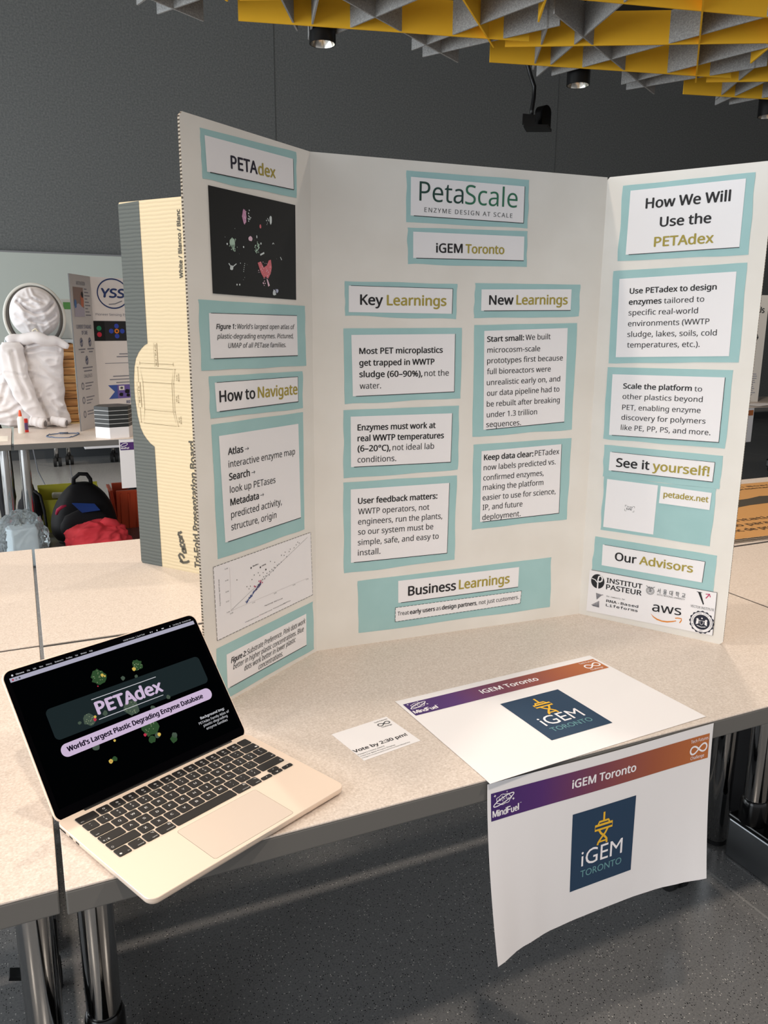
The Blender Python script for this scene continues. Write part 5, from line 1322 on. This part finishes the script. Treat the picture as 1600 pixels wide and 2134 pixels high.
b = B(); b.tube([(0.10, 4.605, 1.295), (0.105, 4.598, 1.325), (0.12, 4.597, 1.335), (0.132, 4.60, 1.322), (0.126, 4.602, 1.306)], 0.006, M('drawcord', (228, 218, 196), 0.7), 8)
b.build('drawcord', suit, smooth=True, origin=OS_)
for nm_, rx, rz, y, rad, mt in (('hood_hoop', 0.176, 0.203, 4.80, 0.009, M('hoop_white', (214, 212, 204), 0.6)), ('hood_lining', 0.163, 0.186, 4.815, 0.016, M('grey_mesh', (104, 100, 96), 0.9))):
    b = B()
    pts = [(0.128 + rx * math.cos(math.radians(a)), y, 1.405 + rz * math.sin(math.radians(a))) for a in range(-44, 225, 5)]
    b.tube(pts, rad, mt, 12); b.build(nm_, suit, smooth=True, origin=OS_)

# sign hanging from the far table
def hangsign(x, y, label, nv, bm):
    b = B(lambda u, v, o: Vector((x + u, y - 0.003 - o, 0.732 - v))); b.vdown = -1
    b.gridrect(0, 0, PW, PH, 6, 6, 0, paperwhite)
    b.gridrect(0.006, 0.0165, 0.425, 0.0605, 12, 1, 0.0008, banner_m)
    b.text('MindFuel', 0.010, 0.054, 0.052, 0.054, 0.010, 1, whiteink, 0.0016)
    b.stroke([(0.0275 + 0.018 * math.cos(2 * PI * k / 20), 0.030 + 0.008 * math.sin(2 * PI * k / 20) - 0.25 * 0.018 * math.cos(2 * PI * k / 20)) for k in range(20)], 0.003, 0.0016, whiteink, True)
    b.text(nv, 0.15, 0.0445, 0.2725, 0.0445, 0.0135, 1, whiteink, 0.0016)
    o = b.build('paper_sign'); o.data.uv_layers.new(name='UVMap'); finish_sign(o, lambda c: ((c.x - x) / PW, 0.5))
    tag(o, label, 'sign')


hangsign(0.4815, 3.80, 'white sign with purple banner hanging from the far table below the hexagon box', 'YSS', None)
hangsign(5.075 + 0.0, 3.84, 'white sign with orange banner end hanging from the far right table', '', None) if False else None

# far right: part of another board, its sign and a chair
rb = thing('presentation_board', 'shaded far board flap at the right edge behind the white flap', 'display board', (5.8, 4.25, TZ))
Bq = Vector((5.62, 4.40, TZ)); Bq2 = Vector((5.955, 4.215, TZ))
m3, n3, w3 = pm(Bq, Bq2)
b = B(m3); b.slab([m3(0, 0, 0), m3(w3, 0, 0), m3(w3, 0.914, 0), m3(0, 0.914, 0)], n3 * -0.005, M('far_flap_white', (214, 206, 196), 0.7), edge_m)
b.text('Us', w3 - 0.085, 0.765, w3 - 0.03, 0.765, 0.05, 1, ink, O_)
b.blob((w3 - 0.10, 0.555), 0.05, O_, darkpanel, 10, 0.3, 4, 0.05); b.blob((w3 - 0.10, 0.56), 0.02, O_ + 0.0005, M('photo_tan', (170, 130, 90), 0.6), 8, 0.3, 5)
b.flat([(w3 - 0.14, 0.42), (w3 - 0.10, 0.455), (w3 - 0.075, 0.42), (w3 - 0.11, 0.385)], O_, darkpanel)
rn = random.Random(5)
for k in range(11):
    v = 0.24 - 0.018 * k
    b.stroke([(w3 - 0.15 + 0.02 * rn.random(), v), (w3 - 0.06 + 0.03 * rn.random(), v + 0.002)], 0.006, O_, softink)
b.build('side_panel', rb, origin=rb.location)
b = B()
a, c = Bq, Bq + Vector((-0.60, -0.02, 0)); e_ = (c - a).normalized(); n_ = Vector((-e_.y, e_.x, 0))
b.slab([a, c, c + Vector((0, 0, 0.90)), a + Vector((0, 0, 0.90))], n_ * 0.005, M('far_flap_white', (214, 206, 196), 0.7), edge_m); b.build('center_panel', rb, origin=rb.location)
b = B(lambda u, v, o: Vector((5.435 + 0.0645 + u, 3.837 - o, 0.732 - v))); b.vdown = -1
x0_ = 5.435
b = B(lambda u, v, o: Vector((x0_ - 0.385 + u, 3.8365 - o, 0.7315 - v))); b.vdown = -1
b.gridrect(0, 0, PW, PH, 6, 6, 0, paperwhite); b.gridrect(0.006, 0.0165, 0.425, 0.0605, 12, 1, 0.0008, banner_m)
o = b.build('paper_sign'); o.data.uv_layers.new(name='UVMap'); finish_sign(o, lambda c: ((c.x - (x0_ - 0.385)) / PW, 0.5)); tag(o, 'white sign with orange banner end hanging from the far right table', 'sign')
b = B(); b.slab([(5.56, 3.86, TZ + 0.006), (5.86, 3.88, TZ + 0.014), (5.88, 4.08, TZ + 0.004), (5.60, 4.10, TZ + 0.001)], (0, 0, -0.0008), paperwhite); o = b.build('paper_sheet'); tag(o, 'white paper sheet on the far right table by the shaded flap', 'paper')

# ------------------------------------------------------------------ bags and boxes on the floor
def lump(name, c, r, mat, s, amp=0.12, parent=None, nu=34, nv=22, fl=None, fr=2.2, rid=0.0):
    b = B()
    def fn(d):
        v = 1 + amp * noise.noise((d.x * fr + s, d.y * fr, d.z * fr)) + amp * 0.5 * noise.noise((d.x * fr * 2.4, d.y * fr * 2.4 + s, d.z * fr * 2.4))
        if rid:
            v += rid * (1 - abs(noise.noise((d.x * 2.2 + s, d.y * 2.2 + d.z * 1.2, d.z * 1.6)))) ** 4 + rid * 0.6 * (1 - abs(noise.noise((d.x * 3.4 - d.z * 2, d.y * 3.4, d.z * 3.4 + s)))) ** 4 - rid * 0.5
        return v
    b.ball(c, r, mat, nu, nv, fn)
    b.v = [(x, y, max(z, 0.003)) for x, y, z in b.v]
    return b.build(name, parent, smooth=True)


bagblack = M('black_nylon', (26, 24, 26), 0.75)
bp = thing('backpack', 'black backpack with a blue patch slumped under the far table', 'backpack', (0.31, 4.52, 0))
b = B()
rows = [(0.0, 0.17, 0.125, -0.01), (0.03, 0.205, 0.15, -0.005), (0.12, 0.205, 0.15, 0.0), (0.20, 0.185, 0.14, 0.01), (0.28, 0.14, 0.115, 0.02), (0.335, 0.09, 0.085, 0.035), (0.365, 0.04, 0.04, 0.045)]
rings = []
for z, rx, ry, dy in rows:
    ring = []
    for k in range(36):
        a = 2 * PI * k / 36
        w = 1 + 0.06 * noise.noise((math.cos(a) * 2, math.sin(a) * 2, z * 9)) + 0.03 * noise.noise((math.cos(a) * 6, math.sin(a) * 6, z * 22))
        ring.append((rx * w * math.copysign(abs(math.cos(a)) ** 0.75, math.cos(a)), dy + ry * w * math.copysign(abs(math.sin(a)) ** 0.75, math.sin(a)), z + 0.003))
    rings.append(ring)
b.loft(rings, bagblack); b.build('main_body', bp, smooth=True, sub=1)
b = B(); b.ball((0.0, -0.145, 0.115), (0.155, 0.055, 0.115), bagblack, 24, 14, lambda d: 1 + 0.06 * noise.noise((d.x * 4, d.y * 4, d.z * 4))); b.build('front_pocket', bp, smooth=True)
b = B(); b.slab([(-0.075, -0.165, 0.275), (0.055, -0.175, 0.262), (0.085, -0.20, 0.222), (-0.02, -0.20, 0.215)], (0.0, 0.03, -0.01), M('blue_patch', (34, 66, 140), 0.6)); b.build('pocket_lining', bp)
b = B(); b.tube([(-0.17, -0.135, 0.205), (-0.16, -0.155, 0.235), (-0.135, -0.165, 0.255), (-0.11, -0.165, 0.262)], [0.008, 0.011, 0.01, 0.006], M('pink_piping', (206, 56, 92), 0.7), 8); b.build('piping', bp, smooth=True)
b = B(); b.tube([(-0.05, 0.03, 0.345), (-0.045, 0.02, 0.395), (-0.01, 0.015, 0.425), (0.035, 0.015, 0.420), (0.055, 0.02, 0.385), (0.058, 0.03, 0.345)], 0.013, bagblack, 10); b.build('handle', bp, smooth=True)
t = thing('red_bag', 'crumpled red fabric bag lying in front of the black backpack', 'bag', (0.345, 4.12, 0))
redc = speckle('red_fabric', [(0.3, rgb(196, 52, 62)), (0.7, rgb(226, 76, 84))], 8.0, 0.8, 0.15)
lump('bag_body', (0.01, 0.02, 0.080), (0.19, 0.125, 0.118), redc, 3.0, 0.14, t, 120, 80, None, 1.4, 0.075)
b = B(); b.tube([(0.02, 0.0, 0.165), (0.06, -0.01, 0.19), (0.11, 0.0, 0.175), (0.15, 0.01, 0.14)], [0.02, 0.032, 0.028, 0.012], redc, 12); b.build('gathered_top', t, smooth=True)
b = B(lambda u, v, o: Vector((-0.155 + u, -0.085 - o + u * -0.2, 0.035 + v)))
b.stroke([(0.0, 0.02), (0.012, 0.03), (0.024, 0.02), (0.012, 0.01), (0.0, 0.02)], 0.004, 0.004, M('pale_red_print', (238, 190, 192), 0.8)); b.build('printed_mark', t)
t = thing('plastic_bag', 'clear plastic bag holding a white box under the far table', 'bag', (-0.058, 3.985, 0))
plastic = M('clear_plastic', (226, 236, 240), 0.12, 0, 0.6)
plastic.node_tree.nodes['Principled BSDF'].inputs['Transmission Weight'].default_value = 0.85
plastic.node_tree.nodes['Principled BSDF'].inputs['IOR'].default_value = 1.12
lump('bag_film', (0.0, 0.0, 0.155), (0.125, 0.105, 0.17), plastic, 7.0, 0.12, t, 120, 80, None, 1.8, 0.13)
b = B(); b.box((-0.07, -0.05, 0.006), (0.07, 0.045, 0.235), M('pale_box', (232, 238, 242), 0.6), Matrix.Rotation(0.25, 3, 'Z')); b.build('inner_box', t, bevel=0.01)
t = thing('tote_box', 'open yellow box behind the black backpack', 'box', (0.235, 4.86, 0))
yel = M('lime_yellow_plastic', (214, 208, 70), 0.6)
for lo, hi in (((-0.185, 0.10, 0.0), (0.20, 0.106, 0.29)), ((-0.185, -0.10, 0.0), (-0.179, 0.099, 0.27)), ((0.194, -0.10, 0.0), (0.20, 0.099, 0.27)), ((-0.178, -0.10, 0.0), (0.193, -0.094, 0.22)), ((-0.178, -0.093, 0.0), (0.193, 0.099, 0.006))):
    b = B(); b.box(lo, hi, yel); b.build('box_wall', t)
b = B(); b.box((-0.10, 0.0, 0.20), (0.17, 0.07, 0.235), M('grey_packing', (196, 196, 188), 0.8), Matrix.Rotation(0.06, 3, 'Y')); b.build('packing', t, bevel=0.01)
b = B(lambda u, v, o: Vector((-0.06 + u, -0.102 - o, 0.05 + v)))
for k in range(4):
    b.stroke([(0.0, 0.02 + 0.03 * k), (0.06, 0.06 + 0.03 * k)], 0.004, 0.0, M('pale_net', (222, 212, 140), 0.8)); b.stroke([(0.06, 0.02 + 0.03 * k), (0.0, 0.06 + 0.03 * k)], 0.004, 0.0002, M('pale_net', (222, 212, 140), 0.8))
b.build('net', t)
t = thing('crate', 'orange plastic crate on the floor beside the kraft board', 'crate', (0.68, 4.78, 0))
org = M('orange_plastic', (222, 84, 44), 0.5)
for (p, q) in ((((-0.15, -0.10), (0.15, -0.10))), ((0.15, -0.10), (0.15, 0.14)), ((0.15, 0.14), (-0.15, 0.14)), ((-0.15, 0.14), (-0.15, -0.10))):
    b = B(); d = Vector((q[0] - p[0], q[1] - p[1], 0)); n_ = Vector((d.y, -d.x, 0)).normalized()
    P0 = Vector((*p, 0.002)); P1 = Vector((*q, 0.002)); up = Vector((0, 0, 0.27)) + n_ * 0.025
    b.slab([P0, P1, P1 + up, P0 + up], n_ * -0.006, org)
    for k in range(6):
        s_ = (k + 0.5) / 6; a = P0.lerp(P1, s_)
        b.slab([a, a + d.normalized() * 0.008, a + d.normalized() * 0.008 + up * 0.92, a + up * 0.92], n_ * 0.009, org)
    b.slab([P0 + up * 0.94, P1 + up * 0.94, P1 + up, P0 + up], n_ * 0.014, org)
    b.build('crate_wall', t)
b = B(); b.box((-0.15, -0.10, 0.001), (0.15, 0.14, 0.006), org); b.build('crate_floor', t)
b = B(); b.ball((0.02, 0.03, 0.20), (0.11, 0.09, 0.06), bagblack, 20, 12, lambda d: 1 + 0.2 * noise.noise((d.x * 3, d.y * 3, d.z * 3))); o = b.build('dark_cloth', smooth=True); o.location = (0.68, 4.78, 0); tag(o, 'dark cloth bundle lying in the orange crate', 'cloth')
t = thing('shoulder_bag', 'black shoulder bag with loose strap leaning behind the clear plastic bag', 'bag', (-0.025, 4.70, 0))
lump('bag_body', (0.02, 0.0, 0.15), (0.07, 0.045, 0.19), bagblack, 11.0, 0.22, t)
b = B(); b.tube([(0.05, -0.03, 0.31), (0.085, -0.05, 0.28), (0.10, -0.06, 0.18), (0.105, -0.06, 0.08), (0.105, -0.06, 0.03), (0.09, -0.07, 0.012), (0.05, -0.07, 0.012)], 0.009, bagblack, 8); b.build('strap', t, smooth=True)
o = lump('dark_coat', (0, 0, 0.36), (0.055, 0.06, 0.35), bagblack, 15.0, 0.22); o.location = (-0.14, 4.80, 0); tag(o, 'black coat bundled upright between the far table legs', 'coat')
for i, (pts, lab) in enumerate(((((0.05, 5.6, 0.45), (0.07, 5.6, 0.28), (0.12, 5.5, 0.16), (0.16, 5.35, 0.08), (0.20, 5.25, 0.006)), 'thin grey cord hanging to the yellow box'), (((0.36, 6.9, 0.10), (0.36, 6.85, 0.02), (0.38, 6.5, 0.006), (0.37, 6.2, 0.006), (0.36, 5.9, 0.006)), 'thin grey cord lying on the floor below the caster trolley'))):
    b = B(); b.tube(pts, 0.004, M('grey_cord', (92, 96, 104), 0.6), 6); o = b.build('power_cord', smooth=True); tag(o, lab, 'cord')

# low trolley on casters by the wall
tr = thing('trolley', 'chrome legged trolley on black casters by the back wall', 'trolley', (0.55, 7.55, 0))
b = B(); b.box((-0.02, -0.12, 0.165), (0.55, 0.30, 0.21), M('white_shelf', (214, 214, 218), 0.5)); b.build('shelf', tr, bevel=0.004)
b = B(); b.tube([(-0.05, 0.0, 0.30), (0.10, -0.03, 0.20), (0.25, -0.06, 0.17), (0.38, -0.03, 0.17), (0.46, 0.0, 0.24)], 0.02, blackp, 10); b.build('cable_loop', tr, smooth=True)
for x, y in ((-0.28, -0.05), (-0.165, 0.02), (0.26, 0.03)):
    b = B(); b.tube([(x, y, 0.09), (x, y, 0.32)], 0.022, chrome, 16); b.build('leg', tr, smooth=True)
    b = B(); b.lathe((x - 0.035, y, 0.045), [(0.015, 0), (0.045, 0.002), (0.045, 0.03), (0.015, 0.032)], rubber, 18, 'x'); b.lathe((x + 0.01, y, 0.045), [(0.015, 0), (0.045, 0.002), (0.045, 0.03), (0.015, 0.032)], rubber, 18, 'x'); b.box((x - 0.012, y - 0.012, 0.05), (x + 0.012, y + 0.012, 0.095), blackp); b.build('caster', tr, smooth=True, angle=35)
b = B(); b.box((-0.4, 0.0, 0.32), (0.6, 0.3, 0.35), blackp); b.build('deck', tr, bevel=0.004)

# black things under the right hand tables
t = thing('dark_filler', 'tall black filler shape darkening the space under the table right of the hanging sign', 'bag', (1.95, 0.54, 0))  # added black shape standing in for the dark space under this table
b = B()
rings = []
for z, rx, ry in ((0.004, 0.19, 0.15), (0.03, 0.205, 0.165), (0.3, 0.21, 0.17), (0.52, 0.20, 0.16), (0.60, 0.17, 0.13), (0.63, 0.10, 0.08)):
    rings.append([(rx * math.copysign(abs(math.cos(2 * PI * k / 32)) ** 0.5, math.cos(2 * PI * k / 32)) * (1 + 0.03 * noise.noise((k * 0.4, z * 8, 1))), ry * math.copysign(abs(math.sin(2 * PI * k / 32)) ** 0.5, math.sin(2 * PI * k / 32)), z) for k in range(32)])
b.loft(rings, bagblack); b.build('bag_body', t, smooth=True)
b = B(); b.tube([(-0.08, -0.02, 0.615), (-0.07, -0.03, 0.665), (0.0, -0.03, 0.68), (0.07, -0.03, 0.665), (0.08, -0.02, 0.615)], 0.012, bagblack, 8); b.build('handle', t, smooth=True)
t = thing('backpack', 'black bag on the floor in front of the far right table', 'backpack', (5.30, 3.25, 0))
lump('main_body', (0, 0, 0.26), (0.20, 0.16, 0.28), bagblack, 21.0, 0.15, t)
b = B(); b.tube([(-0.05, -0.02, 0.50), (-0.03, -0.03, 0.55), (0.03, -0.03, 0.55), (0.05, -0.02, 0.50)], 0.011, bagblack, 8); b.build('handle', t, smooth=True)

# ------------------------------------------------------------------ ceiling baffles
ZB, HBF = 2.90, 0.172
Y_ = [((2.72, 3.63), (4.25, 3.24)), ((2.66, 3.37), (4.05, 2.63)), ((3.04, 2.28), (4.13, 3.41)), ((2.614, 2.983), (1.87, 1.60)), ((2.42, 2.705), (3.95, 2.36))]
G_ = [((2.62, 2.86), (4.08, 3.73)), ((3.22, 3.70), (3.70, 2.18)), ((3.74, 3.66), (4.18, 2.13)), ((3.85, 3.74), (4.27, 2.985)), ((3.15, 3.76), (2.77, 2.30)), ((3.05, 3.66), (2.71, 3.04))]
for i, lab in enumerate(('grey and mustard felt ceiling baffle cluster cut at the top left of the view', 'grey and mustard felt ceiling baffle cluster around the leftmost downlight', 'grey and mustard felt ceiling baffle cluster above the black ceiling camera', 'grey and mustard felt ceiling baffle cluster at the right edge near the third downlight')):
    sh_ = -3.04 + 1.52 * i
    t = thing('ceiling_baffle', lab, 'ceiling baffle', (3.3 + sh_, 3.0, ZB), 0, 'felt ceiling baffle clusters')
    for kind, segs, mt in (('yellow_panel', Y_, yellow), ('grey_panel', G_, greyfelt)):
        for j, (a, c) in enumerate(segs):
            A_ = Vector((a[0] - 3.3, a[1] - 3.0, 0)); C_ = Vector((c[0] - 3.3, c[1] - 3.0, 0)); e_ = (C_ - A_).normalized(); n_ = Vector((e_.y, -e_.x, 0)) * 0.0045
            dz = 0.0007 * j + (0.004 if kind == 'grey_panel' else 0)
            ch = 0.03
            b = B()
            pr = [A_ + Vector((0, 0, dz)), C_ + Vector((0, 0, dz)), C_ + Vector((0, 0, HBF)) - e_ * 0.0, A_ + Vector((0, 0, HBF))]
            b.slab([q + n_ for q in pr], n_ * -2, mt); b.build(kind, t)
    b = B(); b.tube([(0.0, 0.35, HBF), (0.0, 0.35, 0.6)], 0.0015, blackp, 6); b.build('hanging_wire', t)
    b = B(); b.tube([(0.5, 0.2, HBF), (0.5, 0.2, 0.6)], 0.0015, blackp, 6); b.build('hanging_wire', t)

refl = M('reflector', (200, 196, 188), 0.18, 1.0)
lampglow = M('lamp_glow', (255, 236, 210), 0.4, 0, 0.3, emit=(255, 226, 190), es=1.6)
for (x, y), lab in zip(((1.659, 3.62), (3.371, 3.628), (5.067, 3.645)), ('black cylinder downlight under the left yellow baffles', 'black cylinder downlight right of the ceiling camera', 'black cylinder downlight cut by the right picture edge')):
    t = thing('downlight', lab, 'ceiling light', (x, y, 2.85), 0, 'black cylinder downlights')
    b = B(); b.lathe((0, 0, 0), [(0.066, 0.0), (0.072, 0.0), (0.072, 0.65), (0.0, 0.65)], blackp, 28)
    prof = [(0.066, 0.0), (0.072, 0.0), (0.072, 0.65)]
    b = B()
    rings = [[(r_ * math.cos(2 * PI * k / 28), r_ * math.sin(2 * PI * k / 28), z) for k in range(28)] for r_, z in ((0.067, 0.0), (0.072, 0.0), (0.072, 0.65))]
    b.loft(rings, blackp, False); b.build('housing', t, smooth=True, angle=40)
    b = B(); rings = [[(r_ * math.cos(2 * PI * k / 28), r_ * math.sin(2 * PI * k / 28), z) for k in range(28)] for r_, z in ((0.067, 0.0005), (0.060, 0.025), (0.040, 0.06), (0.02, 0.075))]
    b.loft(rings, refl, False); b.build('reflector', t, smooth=True)
    b = B(); b.lathe((0, 0, 0.058), [(0.021, 0.0), (0.024, 0.008), (0.021, 0.016)], lampglow, 16); b.build('bulb', t, smooth=True)

# black ceiling camera on its pole
t = thing('ceiling_camera', 'black camera bracket hanging on a bent pole below the baffles', 'camera', (3.42, 4.2, 2.80))
b = B(); b.tube([(-0.055, 0.0, 0.70), (-0.055, 0, 0.33), (-0.02, 0, 0.25), (0.012, 0, 0.19), (0.012, 0, 0.12), (0.0, 0, 0.04), (0.0, 0, 0.0)], 0.014, blackp, 12); b.build('pole', t, smooth=True)
b = B(); b.ball((-0.005, 0, -0.03), (0.034, 0.034, 0.036), blackg, 18, 12); b.build('ball_joint', t, smooth=True)
b = B(); b.slab([(-0.105, -0.06, -0.072), (0.06, -0.115, -0.072), (0.19, 0.02, -0.062), (0.03, 0.10, -0.062)], (0, 0, -0.018), blackp); b.build('plate', t, bevel=0.004)
b = B(); b.slab([(-0.105, -0.05, -0.072), (-0.02, -0.078, -0.072), (-0.02, -0.078, -0.01), (-0.105, -0.05, -0.005)], (0.01, 0.02, 0), blackp); b.build('side_flange', t, bevel=0.003)
b = B(); b.slab([(0.075, -0.02, -0.065), (0.165, 0.0, -0.065)] + [(0.12 + 0.045 * math.cos(math.radians(a)), -0.01 + 0.010 * math.cos(math.radians(a)), 0.035 + 0.048 * math.sin(math.radians(a))) for a in range(0, 181, 15)], (-0.02, 0.06, 0), blackg); b.build('camera_head', t, bevel=0.004)
